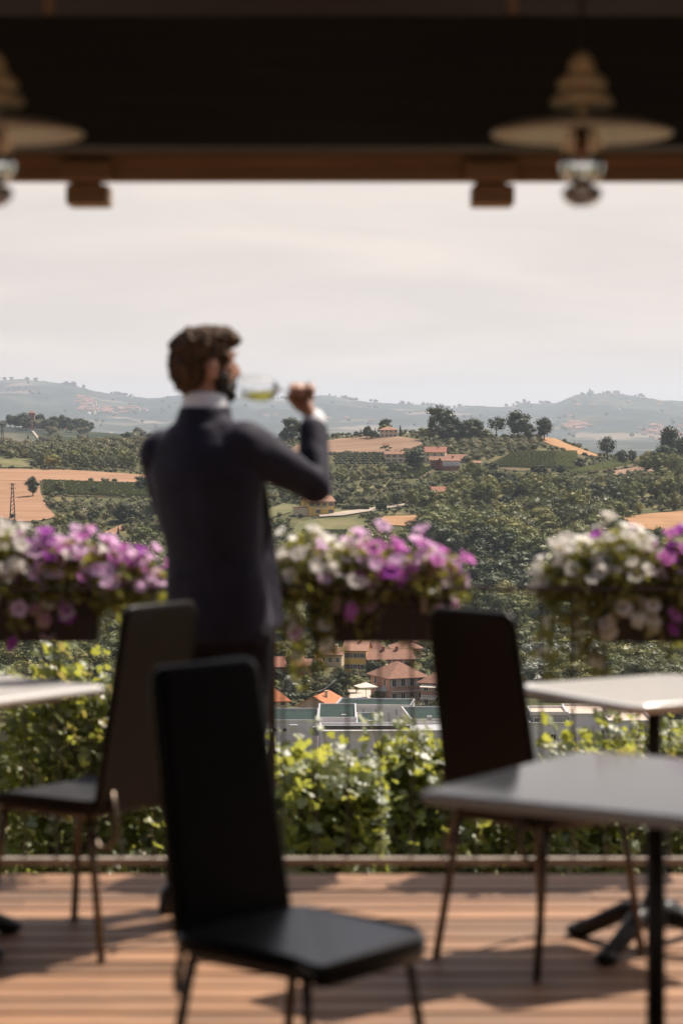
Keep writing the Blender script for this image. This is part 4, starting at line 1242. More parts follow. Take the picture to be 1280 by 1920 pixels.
MB().add([(-w*.72,-4.5,h*.05),(w*.34,-4.5,h*.05),(w*.5,-.02,h*.75),(-w*.45,-.02,h*.75),(-w*.72,-4.5,h*.05-.2),(w*.34,-4.5,h*.05-.2),(w*.5,-.02,h*.75-.2),(-w*.45,-.02,h*.75-.2)],[(0,1,2,3),(7,6,5,4),(0,4,5,1),(1,5,6,2),(3,2,6,7),(0,3,7,4)]).obj('lean_to_roof', M['tile_red'], t)
for xx in (-w*.7, w*.3): MB().box((xx,-4.3,-3),(xx+.2,-4.1,h*.05)).obj('post', M['bark'], t)
house('villa with hipped roof on the hilltop behind trees', 712,745,820,14,9,'hip',6,0,'cream','tile_pink',4,2,name='villa')
house('tiny hut overgrown by bushes in the mown hill field', 718,728,840,5,3,'gx',3,0,'stone','tile_brown',1,1,name='hut',chim=0)
for i, px in enumerate((715,731,722)):
    p = gp(px, 842, 900); plant_bush(BUSHD[i%2], p, hpx(p, 5), ['low bush left of the field hut','low bush right of the field hut','low bush in front of the field hut'][i], None, 'shrub', 'bush', 1.5)
house('low shed with a bright roof among the shrubs above the brown field', 156,180,861,3,5,'flat',1,0,'grey_wall','metal_edge',2,1,name='shed',chim=0)
house('house with red roof on the skyline at the shoulder of the man', 259,282,836,4,8,'gx',5,0,'pale','tile_red',2,1,name='farmhouse',chim=0)
house('low pinkish roof on the skyline under the wine glass', 455,485,828,4,8,'gx',5,0,'pale','tile_pink',2,1,name='farmhouse',chim=0)

# village below the terrace
t,w,h,k = house('cream house with bright orange hipped roof and two skylights', 467,540,1344,32,9,'hip',30,14,'cream','tile_orange',4,2,name='house',win=(1.0,1.3),shut=False,chim=1,over=.8)
for sx in (-.26, -.02):
    q = MB().box((sx*w-.45,2.0,h+2.35),(sx*w+.45,2.9,h+3.05)).obj('skylight', M['frame_white'], t)
house('cream gabled house with bright orange roof beside the hipped one', 556,622,1338,14,12,'gy',17,-16,'cream','tile_orange',0,1,name='house',chim=1,over=.7)
house('brick house with long brown roof behind the silver trees', 491,572,1282,32,10,'gx',14,10,'brick','tile_red',4,2,True,name='house')
house('ochre house with pink roof behind the flower box', 645,686,1262,42,10,'gx',14,-8,'yellow','tile_pink',3,2,True,name='house')
house('high roofed house half hidden by the flower box', 690,728,1250,30,10,'hip',16,6,'cream','tile_brown',3,2,name='house')
t,w,h,k = house('red brick house with white trimmed windows and tiled roof', 690,775,1262,26,9,'gx',14,8,'brick','tile_brown',4,1,name='house',win=(1.3,1.7),chim=2)
for i in range(4): MB().box((-w/2+w*(i+.02)/4,-.06,0),(-w/2+w*(i+.16)/4,-.01,h)).obj('pilaster', M['white'], t)
MB().add([(-w/2-.03,.0,h),(-w/2-.03,9,h),(-w/2-.03,4.5,h+14*k)],[(0,2,1)]).obj('white_gable', M['white'], t)
t,w,h,k = house('peach villa with hipped roof and shuttered balcony windows', 727,800,1322,54,11,'hip',22,24,'peach','tile_brown',4,2,'shutter_grey',name='villa',win=(1.0,2.0),side=2,chim=0,over=1.0)
balcony(t, -w*.45, w*.45, h*.5)
t,w,h,k = house('peach wing with striped awnings right of the peach villa', 786,850,1330,52,10,'hip',20,-24,'peach','tile_brown',3,2,'shutter_grey',name='villa',win=(1.0,1.9),side=2,chim=1,over=.9)
balcony(t, -w*.45, w*.1, h*.5)
for i, (zz_, x0, x1) in enumerate(((.93,-.45,.05),(.5,-.45,.05))):
    a = MB().add([(x0*w,-.02,h*zz_),(x1*w,-.02,h*zz_),(x1*w,-1.8,h*zz_-.8),(x0*w,-1.8,h*zz_-.8),(x0*w,-.02,h*zz_-.06),(x1*w,-.02,h*zz_-.06),(x1*w,-1.8,h*zz_-.86),(x0*w,-1.8,h*zz_-.86)],[(0,3,2,1),(4,5,6,7),(2,3,7,6),(0,1,5,4),(1,2,6,5),(3,0,4,7)])
    a.obj('awning', M['canvas'], t)
house('pale house with tiled roof peeping out left of the ochre house', 598,640,1250,22,9,'gx',10,-10,'cream','tile_brown',3,1,name='house')
house('tiled house behind the red brick house under the flower box', 735,790,1236,20,9,'hip',11,4,'peach','tile_brown',4,1,name='house')
house('small ochre house right of the long brown roofed house', 578,606,1268,20,8,'gx',9,12,'yellow','tile_brown',2,1,name='house')
house('distant pale house behind the poplar and the right hand chair', 760,812,1222,18,9,'gx',9,0,'pale','tile_pink',3,1,name='house')
house('red roofed house just above the edge of the far right table', 1018,1052,1278,10,10,'hip',9,0,'cream','tile_red',3,1,name='house')
house('house with windows glimpsed between the two left chair backs', 322,358,1268,34,9,'gx',10,0,'white','tile_brown',2,2,True,name='house')

def parasol(px, row, wpx, mat, label):
    p = gp(px, 1322, 450, 760); k = p.y/F; r = wpx/2*k
    top = EYE-(row-HOR)*k
    t = thing('parasol', label, 'parasol', p, .3)
    H = top - p.z
    MB().tube([(0,0,0),(0,0,H)], .06, 8).obj('pole', M['dark_metal'], t)
    mb = MB(); n = 4
    c = [(r*math.cos(math.pi/4+i*math.pi/2)*1.1, r*math.sin(math.pi/4+i*math.pi/2)*1.1) for i in range(4)]
    mb.add([(0,0,H)]+[(x,y,H-1.0) for x,y in c]+[(x*.98,y*.98,H-1.2) for x,y in c], [(0,1,2),(0,2,3),(0,3,4),(0,4,1)]+[(1+i,5+i,5+(i+1)%4,1+(i+1)%4) for i in range(4)])
    mb.obj('canopy', M[mat], t)
parasol(686,1279,48,'canvas','larger cream parasol in the courtyard before the peach villa')
parasol(719,1286,28,'grey_canvas','smaller grey parasol beside the cream one in the courtyard')

# flat roofed industrial block nearest below the vines
def flat_block(label, parts, name='industrial_building'):
    t = None
    for (px0, px1, top, bottom, d, dm, wall, kind, rz) in parts:
        k = d/F; p = pt((px0+px1)/2, bottom, d); w = (px1-px0)*k; h = (bottom-top)*k
        if t is None:
            t = thing(name, label, 'building', p, 0); base = p
        off = p - base
        o = MB().box((-w/2,0,-25),(w/2,dm,h-.35)).obj('wall', M[wall], t); o.location = off; o.rotation_euler = (0,0,R(rz))
        MB().box((-w/2+.3,.3,h-.34),(w/2-.3,dm-.3,h-.2)).obj('roof', M[kind], o)
        pr = MB()
        pr.box((-w/2-.06,-.06,h-.35),(w/2+.06,.3,h+.25)); pr.box((-w/2-.06,dm-.3,h-.35),(w/2+.06,dm+.06,h+.25))
        pr.box((-w/2-.06,.3,h-.35),(-w/2+.3,dm-.3,h+.25)); pr.box((w/2-.3,.3,h-.35),(w/2+.06,dm-.3,h+.25))
        pr.obj('parapet', M['metal_edge'], o)
    return t
flat_block('low white industrial hall with dark green flat roofs below the vines', [
 (472,596,1352,1412,500,20,'lilac','membrane',0),
 (596,668,1347,1400,506,24,'lilac','membrane',0),
 (628,770,1323,1352,545,12,'white','membrane',-6),
 (668,718,1358,1400,503,18,'white','membrane',0),
 (770,905,1350,1400,512,22,'lilac','membrane',4),
 (604,852,1372,1440,486,13,'lilac','metal_edge',3)])
hall = [o for o in bpy.data.objects if o.name == 'industrial_building'][0]
def hall_part(name, px0, px1, r0, r1, d, mat, dep=.4, rzz=0.0):
    k = d/F; a = pt(px0, r1, d) - hall.location; b = pt(px1, r0, d) - hall.location
    MB().box((a.x, a.y-dep, a.z), (b.x, a.y, b.z)).obj(name, M[mat], hall)
hall_part('eave', 600,768,1360,1366,484.5,'dark_metal',.8)
hall_part('ledge', 605,768,1366.5,1368,484.2,'rust_edge',.3)
hall_part('vent_box', 543,558,1358,1370,498.5,'metal_edge',1.2)
hall_part('vent_box', 586,598,1362,1378,498.5,'shutter_grey',1.2)
hall_part('window_band', 494,514,1373,1384,499.8,'shutter_grey',.06)
hall_part('window_band', 700,752,1403,1407,485.8,'pane',.06)
for i in range(15):
    px = 608+i*16.2; hall_part('panel_joint', px, px+.7, 1372.5, 1436, 485.94, 'shutter_grey', .03)
for i in range(7): hall_part('window', 474+i*9.5, 474+i*9.5+5.5, 1366, 1371, 499.9, 'pane', .05)
for px, r in ((560,1349),(640,1344),(690,1355),(800,1347),(830,1346)): hall_part('rooftop_unit', px, px+9, r-5, r+2, 511, 'shutter_grey', 1.0)
hall_part('air_duct', 660,712,1356,1361,502.4,'shutter_grey',.5)
for i, px in enumerate((656,680,703,742,760)):
    hall_part('downpipe', px, px+1.4, 1330, 1340, 544, 'dark_metal', .12)
tag(hall, None)

wb = flat_block('long white building with tan flat roof and shuttered windows', [
 (992,1066,1357,1420,470,16,'white','gravel_roof',0),
 (994,1064,1337,1358,473,10,'grey_wall','gravel_roof',0),
 (1066,1145,1340,1420,476,16,'white','gravel_roof',0),
 (1140,1226,1353,1420,468,16,'white','gravel_roof',0)], 'office_building')
def wb_win(px0, px1, r0, r1, d, pane='pane'):
    a = pt((px0+px1)/2, (r0+r1)/2, d) - wb.location; k = d/F
    o = window(wb, 0, 0, (px1-px0)*k, (r1-r0)*k, pane=pane); o.location = a
wb_win(1001,1010,1346,1354,472.9); wb_win(1031,1041,1377,1387,469.9); wb_win(1126,1134,1370,1380,475.9)
wb_win(1147,1172,1364,1379,467.9,'shutter_grey'); wb_win(1181,1186,1362,1376,467.9,'shutter_grey'); wb_win(1196,1204,1358,1372,467.9)
a = pt(1140,1383,467.6)-wb.location; b = pt(1226,1380,467.6)-wb.location
MB().box((a.x,a.y-1.0,a.z),(b.x,a.y,b.z)).obj('ledge', M['metal_edge'], wb)

# shrubs and garden growth between the village houses
rg = random.Random(41); vs_ = []
for i in range(900):
    px = rg.uniform(300, 900); row = rg.uniform(1212, 1345); p = gp(px, row, 450, 800)
    if any((p.x-x)**2+(p.y-y)**2 < (r+1.0)**2 for x, y, r in FOOT): continue
    if 650 < px < 730 and 1288 < row < 1330: continue
    vs_.append((p.x, p.y, p.z-.2, rg.uniform(.8,3.0), rg.uniform(0,6.28), rg.randrange(7)))
scatter('garden_undergrowth', vs_, BUSH + BUSHL + BUSHD)
# courtyard, a parked car, a lamp post and a sagging cable in the village
patch_pts = [gp(px, row, 450, 800) + Vector((0,0,.12)) for px, row in ((640,1324),(735,1324),(738,1296),(652,1294))]
tag(MB().add(patch_pts, [(0,1,2,3)]).obj('courtyard', M['gravel_roof']), kind='structure')
def parked_car(px, row, label):
    p = gp(px, row, 450, 800); t = thing('parked_car', label, 'car', p + Vector((0,0,.12)), R(12))
    prof = [(-2.1,.35),(2.1,.35),(2.15,.75),(1.35,.92),(.75,1.42),(-1.25,1.45),(-1.95,.98),(-2.15,.8)]
    n = len(prof); vs = [(x,-.85,z) for x,z in prof]+[(x,.85,z) for x,z in prof]
    MB().add(vs, [tuple(range(n)), tuple(range(n,2*n))[::-1]]+[(i,n+i,n+(i+1)%n,(i+1)%n) for i in range(n)]).obj('body', M['metal_edge'], t, .06)
    MB().add([(1.2,-.86,.95),(.72,-.86,1.36),(-1.2,-.86,1.38),(-1.7,-.86,1.0),(1.2,.86,.95),(.72,.86,1.36),(-1.2,.86,1.38),(-1.7,.86,1.0)],[(0,1,2,3),(7,6,5,4)]).obj('window', M['pane'], t)
    for sx in (-1.3,1.3):
        for sy in (-.8,.8): MB().tube([(sx,sy-.1,.32),(sx,sy+.1,.32)], .32, 14).obj('wheel', M['cable'], t)
parked_car(681, 1319, 'pale car parked under the cream parasol in the courtyard')
p = gp(628, 1318, 450, 800); t = thing('street_lamp', 'thin lamp post left of the cream parasol', 'street lamp', p)
MB().tube([(0,0,0),(0,0,4.6)], .06, 8).obj('pole', M['metal_edge'], t); MB().sphere((0,0,4.75),.22).obj('lamp_head', M['frame_white'], t)
a_, b2 = pt(592,1297,585), pt(628,1275,585); mid = a_.lerp(b2,.5) + Vector((0,0,-1.1))
q = [a_*(1-t_)**2 + mid*(2*t_*(1-t_)) + b2*t_*t_ for t_ in [i/10 for i in range(11)]]
o = MB().tube(q, .07, 6).obj('cable', M['frame_white']); tag(o, 'white cable sagging between the garden trees in the village', 'cable')

# power pylons
def pylon(px, row, hp, label, arms=True, lo=740):
    p = gp(px, row, lo); H = hpx(p, hp); t = thing('power_pylon', label, 'pylon', p)
    b = H*.07; mb = MB()
    for sx in (-1,1):
        for sy in (-1,1):
            vs, fs = bar_pts((sx*b,sy*b,-.5),(sx*b*.25,sy*b*.25,H),.12,.12)
            MB().add(vs, fs).obj('leg', M['dark_metal'], t)
    n = 9
    for i in range(n):
        z0, z1 = H*i/n, H*(i+1)/n; r0, r1 = b*(1-.75*i/n), b*(1-.75*(i+1)/n)
        for s in (-1,1):
            for A,B in (((-r0,s*r0,z0),(r1,s*r1,z1)),((s*r0,-r0,z0),(s*r1,r1,z1))):
                vs, fs = bar_pts(A,B,.06,.06); mb.add(vs, fs)
    mb.obj('bracing', M['dark_metal'], t)
    if arms:
        for z in (.86,.97):
            vs, fs = bar_pts((-H*.1,0,H*z),(H*.1,0,H*z),.1,.1); MB().add(vs, fs).obj('cross_arm', M['dark_metal'], t)
pylon(24, 974, 68, 'slim lattice power pylon standing in the brown field')
pylon(5, 846, 52, 'lattice power pylon on the skyline at the left edge')
p = gp(24, 972, 740); plant_bush(BUSHD[0], p, hpx(p, 9), 'dark bush at the foot of the slim pylon', None, 'shrub', 'bush', 1.3)

# ------------------------------------------------------------------ far villages and landmarks
def far_pt(px, row, lo=5600, hi=15080):
    dd = np.arange(lo, hi, 6.0); yy = ground_row(np.full(dd.shape, px), dd)
    h = np.where(yy <= row)[0]; d = float(dd[h[0]]) if len(h) else hi
    return Vector(((px-640)*d/F, d, float(ground_z(px, d))))
def small_house(wall, tile):
    mb = MB().box((-5,-4,-4),(5,4,5.5)).add([(-5,-4,5.5),(-5,4,5.5),(-5,0,7.6),(5,-4,5.5),(5,4,5.5),(5,0,7.6)],[(0,2,1),(3,4,5)])
    me = mb.mesh('far_house_wall', M[wall])
    g = gable_roof(10,8,5.5,2.1,.6,'x').mesh('far_house_roof', M[tile])
    for v in g.vertices: v.co.y -= 4
    return me, g
FAR = [small_house('pale','tile_brown'), small_house('white','tile_brown'), small_house('cream','tile_pink'), small_house('cream','tile_brown')]
rg = random.Random(5)
def far_village(n, box, label, group, s=(1,1.7), lo=5600):
    x0,x1,y0,y1 = box
    for i in range(n):
        px = rg.gauss((x0+x1)/2, (x1-x0)/4); row = rg.gauss((y0+y1)/2, (y1-y0)/4)
        p = far_pt(px, row, lo)
        t = thing('village_house', label, 'house', p, rg.uniform(-.6,.6), group)
        sc_ = rg.uniform(*s)*p.y/9500*1.15; t.scale = (sc_*1.3, sc_, sc_)
        w_, r_ = FAR[rg.randrange(4)]
        mobj('wall', w_, t); mobj('roof', r_, t)
far_village(30, (145,180,744,772), 'tiny pale house of the hill village below the left ridge', 'houses of the upper left village', (1.2,2.2))
far_village(26, (170,262,764,778), 'tiny house of the string of houses along the left hill foot', 'houses along the left hill foot', (1.0,1.7))
far_village(36, (1040,1110,788,812), 'tiny house of the hazy town in the right hand valley', 'houses of the valley town', (1.0,1.8))
far_village(30, (1190,1285,798,832), 'tiny red roofed house of the hazy town at the right edge', 'houses of the right edge town', (1.1,2.0))
far_village(14, (980,1290,740,780), 'tiny house scattered on the hill below the tower', 'scattered hill houses', (1.0,1.6))
far_village(10, (480,760,770,800), 'tiny house scattered in the hazy middle valley', 'houses in the middle valley', (1.0,1.6))
# tower on the right crest
p = far_pt(1105, 742); t = thing('hill_tower', 'slim tower on the highest point of the right far ridge', 'tower', p)
MB().box((-6,-6,-8),(6,6,34)).obj('shaft', M['grey_wall'], t); MB().box((-7,-7,34),(7,7,38)).box((-1.5,-1.5,38),(1.5,1.5,50)).obj('spire', M['grey_wall'], t)
p = far_pt(131, 722); t = thing('castle', 'blocky castle on the crest of the left far ridge', 'castle', p)
MB().box((-42,-12,-20),(42,12,11)).obj('wall', M['stone'], t); MB().box((-43,-13,11),(43,13,14)).obj('roof', M['tile_brown'], t); MB().box((12,-8,14),(35,8,21)).obj('keep', M['stone'], t)
def knoll(px, d): return Vector(((px-640)*d/F, d, float(ground_z(px, d))))
p = knoll(60, 2440); t = thing('brick_tower', 'square brick tower rising from trees on the hazy knoll', 'tower', p)
MB().box((-3,-3,-5),(3,3,14)).obj('shaft', M['old_brick'], t); MB().box((-3.6,-3.6,14),(3.6,3.6,15)).add([(-3.6,-3.6,15),(3.6,-3.6,15),(3.6,3.6,15),(-3.6,3.6,15),(0,0,17)],[(0,1,4),(1,2,4),(2,3,4),(3,0,4)]).obj('roof', M['tile_red'], t)
for i in range(3): window(t, 0, 4+i*3.5, 1, 1.6, y=-3)
p = knoll(54, 2435); t = thing('farmhouse', 'brick farmhouse beside the brick tower on the knoll', 'house', p)
MB().box((-6,-4,-3),(4,4,5)).obj('wall', M['brick'], t)
g = gable_roof(11,9,5,2.2,.5,'x'); o = g.obj('roof', M['tile_pink'], t); o.location = (-1,-4.5,0)
p = far_pt(166, 797, 5600); t = thing('water_tower', 'pale slender water tower below the left hill village', 'tower', p)
MB().lathe([(5,-8),(4.5,33),(9,40),(9.5,50),(0.3,53)], 12).obj('shaft', M['white'], t)
p = Vector(((124-640)*2900/F, 2900, EYE-(808-HOR)*2900/F)); t = thing('warehouse', 'long low orange roofed building on the plain below the left hills', 'building', p)
MB().box((-12,-5,-60),(12,5,3)).obj('wall', M['peach'], t); o = gable_roof(25,11,3,1.8,.6,'x').obj('roof', M['tile_red'], t); o.location = (0,-5.5,0)
# ------------------------------------------------------------------ terrace: deck of single planks
def wood_deck():
    m, nt, out = nodes_of('ribbed_deck_wood'); N, L = nt.nodes, nt.links
    b = N.new('ShaderNodeBsdfPrincipled'); b.inputs['Roughness'].default_value = .55; b.inputs['Specular IOR Level'].default_value = .35
    t = N.new('ShaderNodeTexCoord'); mp = N.new('ShaderNodeMapping'); mp.inputs['Scale'].default_value = (1.2,14,14)
    oi = N.new('ShaderNodeObjectInfo')
    ad = N.new('ShaderNodeVectorMath'); ad.operation = 'ADD'; L.new(t.outputs['Object'], ad.inputs[0])
    cb = N.new('ShaderNodeCombineXYZ'); mu = N.new('ShaderNodeMath'); mu.operation = 'MULTIPLY'; mu.inputs[1].default_value = 37
    L.new(oi.outputs['Random'], mu.inputs[0]); L.new(mu.outputs[0], cb.inputs[0]); L.new(cb.outputs[0], ad.inputs[1]); L.new(ad.outputs[0], mp.inputs[0])
    n = N.new('ShaderNodeTexNoise'); n.inputs['Scale'].default_value = 1.5; n.inputs['Detail'].default_value = 8; n.inputs['Roughness'].default_value = .65
    L.new(mp.outputs[0], n.inputs['Vector'])
    r = N.new('ShaderNodeValToRGB'); e = r.color_ramp.elements
    e[0].position = .3; e[0].color = (0.235,0.12,0.064,1); e[1].position = .72; e[1].color = (0.40,0.218,0.122,1)
    L.new(n.outputs['Fac'], r.inputs['Fac'])
    hs = N.new('ShaderNodeHueSaturation'); mr = N.new('ShaderNodeMapRange'); mr.inputs['To Min'].default_value = .58; mr.inputs['To Max'].default_value = 1.2
    L.new(oi.outputs['Random'], mr.inputs['Value']); L.new(mr.outputs[0], hs.inputs['Value']); L.new(r.outputs[0], hs.inputs['Color'])
    gp_ = N.new('ShaderNodeNewGeometry'); n4 = N.new('ShaderNodeTexNoise'); n4.inputs['Scale'].default_value = 2.2; n4.inputs['Detail'].default_value = 7; n4.inputs['Roughness'].default_value = .7
    mw = N.new('ShaderNodeMapping'); mw.inputs['Scale'].default_value = (.6,1.6,1); L.new(gp_.outputs['Position'], mw.inputs[0]); L.new(mw.outputs[0], n4.inputs['Vector'])
    m5 = N.new('ShaderNodeMapRange'); m5.inputs['From Min'].default_value = .46; m5.inputs['From Max'].default_value = .7; m5.inputs['To Max'].default_value = .6; L.new(n4.outputs['Fac'], m5.inputs['Value'])
    mx5 = N.new('ShaderNodeMix'); mx5.data_type = 'RGBA'; L.new(m5.outputs[0], mx5.inputs[0]); L.new(hs.outputs[0], mx5.inputs[6]); mx5.inputs[7].default_value = (0.185,0.125,0.088,1)
    L.new(mx5.outputs[2], b.inputs['Base Color'])
    w = N.new('ShaderNodeTexWave'); w.bands_direction = 'Y'; w.inputs['Scale'].default_value = 22; L.new(t.outputs['Object'], w.inputs['Vector'])
    bp = N.new('ShaderNodeBump'); bp.inputs['Strength'].default_value = .5; bp.inputs['Distance'].default_value = .004
    L.new(w.outputs['Fac'], bp.inputs['Height']); L.new(bp.outputs[0], b.inputs['Normal']); L.new(b.outputs[0], out.inputs['Surface'])
    return m
M['deck'] = wood_deck()
DECK_END = 8.1
deck = bpy.data.objects.new('deck', None); link(deck); tag(deck, kind='structure')
bm_ = MB().box((-1.5,-.0615,-.026),(1.498,.0615,0)).mesh('plank', M['deck'])
pitch = .145
row = 0; y = DECK_END - .07
while y > 1.2:
    off = [0,1.1,-.7,.5][row % 4]
    for c in range(-2,3):
        x = c*3.0 + off
        if abs(x) > 6.5: continue
        if y < 5 and abs(x) > 4: continue
        o = mobj('plank', bm_, deck); o.location = (x, y, rng.uniform(-.0012,.0012))
    y -= pitch; row += 1
for i in range(9):
    x = -5+i*1.25
    o = MB().box((x-.03,1.0,-.2),(x+.03,DECK_END-.02,-.03)).obj('joist', M['dark_wood'], deck)
MB().box((-7,DECK_END-.002,-.22),(7,DECK_END+.02,-.012)).obj('edge_board', M['deck'], deck)
rear = MB().box((-16,-4,-.05),(16,1.1,-.004)).obj('unseen_bounce_floor', pmat('rear_floor_wood', (0.27,0.15,0.092), (0.36,0.205,0.13), 4, .55, stretch=(.3,6,6))); tag(rear, kind='structure')  # unseen floor behind the camera, deck coloured to bounce sunlight forward

# ------------------------------------------------------------------ railing
RY = 8.22
rl = thing('railing', 'thin brown metal railing along the terrace edge', 'railing', (0,RY,0))
MB().box((-5,-.010,.938),(5,.010,.951)).obj('top_rail', M['rail_dark'], rl)
MB().box((-5,-.018,.006),(5,.018,.030)).obj('bottom_rail', M['rail_pale'], rl)
bal = MB().tube([(0,0,.030),(0,0,.938)], .0042, 8).mesh('baluster', M['rail_dark'])
for i in range(-36, 37):
    o = mobj('baluster', bal, rl); o.location = (i*.1095 + .02, 0, 0)
post = MB().box((-.011,-.011,-.25),(.011,.011,.937)).mesh('post', M['rail_dark'])
for x in (-.232, 1.6, -2.06, 3.4, -3.9):
    o = mobj('post', post, rl); o.location = (x, -.03, 0)

# ------------------------------------------------------------------ planter boxes with petunias
def petal_mat(name, c, edge, trans, tw=.4):
    m, nt, out = nodes_of(name); N, L = nt.nodes, nt.links
    a = N.new('ShaderNodeAttribute'); a.attribute_name = 'rad'
    r = N.new('ShaderNodeValToRGB'); e = r.color_ramp.elements
    e[0].position = .15; e[0].color = (*c,1); e[1].position = .6; e[1].color = (*edge,1)
    L.new(a.outputs['Fac'], r.inputs['Fac'])
    oi = N.new('ShaderNodeObjectInfo'); hs = N.new('ShaderNodeHueSaturation'); mr = N.new('ShaderNodeMapRange')
    mr.inputs['To Min'].default_value = .8; mr.inputs['To Max'].default_value = 1.15
    L.new(oi.outputs['Random'], mr.inputs['Value']); L.new(mr.outputs[0], hs.inputs['Value']); L.new(r.outputs[0], hs.inputs['Color'])
    d = N.new('ShaderNodeBsdfDiffuse'); t = N.new('ShaderNodeBsdfTranslucent'); mx = N.new('ShaderNodeMixShader'); mx.inputs[0].default_value = tw
    L.new(hs.outputs[0], d.inputs['Color']); t.inputs['Color'].default_value = (*trans,1)
    L.new(d.outputs[0], mx.inputs[1]); L.new(t.outputs[0], mx.inputs[2]); L.new(mx.outputs[0], out.inputs['Surface'])
    return m
PET = {'white': petal_mat('white_petals', (.7,.66,.4), (.86,.82,.77), (.90,.86,.80), .6),
       'pink': petal_mat('pink_petals', (.55,.22,.5), (.82,.6,.79), (.85,.54,.80), .5),
       'magenta': petal_mat('magenta_petals', (.4,.06,.34), (.68,.26,.60), (.74,.24,.64), .5),
       'violet': petal_mat('violet_petals', (.16,.02,.2), (.38,.09,.42), (.42,.08,.46))}
M['petunia_leaf'] = leafmat('petunia_leaves', [(.11,.125,.024),(.17,.17,.036),(.24,.215,.06)], (.58,.55,.08), .5, .05, .4, 'isl', ivar=.3)
M['grape_leaf'] = leafmat('grape_leaves', [(.11,.15,.03),(.17,.21,.042),(.23,.245,.055),(.31,.28,.075)], (.80,.78,.12), .55, .10, .5, 'obj', ivar=.3)
M['grape_leaf_isl'] = leafmat('grape_leaf_mass', [(.08,.115,.022),(.15,.185,.036),(.22,.23,.05)], (.72,.70,.10), .55, .09, .5, 'isl', ivar=.3)
M['grape_leaf_warm'] = leafmat('yellowing_grape_leaves', [(.17,.155,.04),(.23,.19,.055),(.32,.25,.09)], (.66,.55,.12), .45, .11, .5, 'obj', ivar=.3)
M['vine_wood'] = pmat('vine_wood', (.05,.034,.022), (.085,.06,.04), 20, .9, bump=.4)

def bloom_mesh(col):
    n = 20; vs = []; rad = []
    rings = [(.003,-.028),(.005,-.012),(.009,-.002),(.018,.003),(.026,.002)]
    for i,(r_,z) in enumerate(rings):
        for j in range(n):
            a = 2*math.pi*j/n; lob = 1 + (.10*math.cos(5*a) if i >= 3 else 0)
            vs.append((r_*lob*math.cos(a), r_*lob*math.sin(a), z + (.003*math.cos(10*a) if i == 4 else 0))); rad.append(i/4)
    fs = [(i*n+j, i*n+(j+1)%n, (i+1)*n+(j+1)%n, (i+1)*n+j) for i in range(4) for j in range(n)]
    me = bpy.data.meshes.new('flower'); me.from_pydata(vs, [], fs); me.polygons.foreach_set('use_smooth', [True]*len(fs))
    at = me.attributes.new('rad','FLOAT','POINT'); at.data.foreach_set('value', rad); me.materials.append(PET[col]); return me
BLOOM = {c: bloom_mesh(c) for c in PET}

def petunia(X, Y, Z, wx, hz, flowers, label, group, seed, droop=0.0, dx=0.0, name='petunia'):
    """one plant: dome of foliage with flowers facing out; flowers: list of (colour, count)"""
    rg = random.Random(seed)
    t = thing(name, label, 'flower', (X,Y,Z), 0, group)
    mb = MB()
    for i in range(int(2000*wx*hz/.03)):
        d = rdir(rg); d.z = abs(d.z)*1.0 - .28*rg.random()
        q = rg.uniform(.45,1.12)
        p = Vector((d.x*wx*q*1.1, d.y*.15*q, d.z*hz*q + .02))
        leaf_quad(mb, p, (d + rdir(rg)).normalized(), .02*rg.uniform(.7,1.4), rg)
    nd = int(9*droop)
    stems = []
    for i in range(nd):
        sx = rg.uniform(-1,1)*wx*.8 + dx*rg.random(); sy = rg.uniform(-.16,-.05) if rg.random() < .65 else rg.uniform(.05,.15); L_ = rg.uniform(.04,.24)*droop
        q = [Vector((sx*.7, sy*.5, .03)), Vector((sx, sy, .0)), Vector((sx+rg.uniform(-.03,.03), sy*1.05, -L_))]
        mb.tube(q, .0025, 4); stems.append(q)
        for k in range(int(8+L_*70)):
            f = rg.random(); p = q[1].lerp(q[2], f) + rdir(rg)*.03
            leaf_quad(mb, p, rdir(rg), .017*rg.uniform(.7,1.4), rg)
    fo = mb.obj('foliage', M['petunia_leaf'], t); fo['kind'] = 'stuff'
    for col, n in flowers:
        for i in range(n):
            if stems and rg.random() < .17:
                q = stems[rg.randrange(len(stems))]; p = q[1].lerp(q[2], rg.uniform(.2,1)) + Vector((0,-.02,0)); d = Vector((rg.uniform(-.6,.6),-1,rg.uniform(-.3,.5)))
            else:
                d = rdir(rg); d.z = abs(d.z)*1.1 + .06; 
                if rg.random() < .5: d.y = -abs(d.y)
                d.normalize(); q = rg.uniform(.72,1.24)
                p = Vector((d.x*wx*q*1.18, d.y*.15*q, d.z*hz*q*(.86+.3*abs(math.sin(7*d.x+seed)))+.03))
            o = mobj('flower', BLOOM[col], t); o.location = p
            nn = (d + rdir(rg)*.55 + Vector((0.15,0.0,.45))).normalized()
            o.rotation_euler = nn.to_track_quat('Z','Y').to_euler(); s = rg.uniform(.8,1.2); o.scale = (s,s,s)
    return t
BOXY = 8.36
kB = BOXY/F
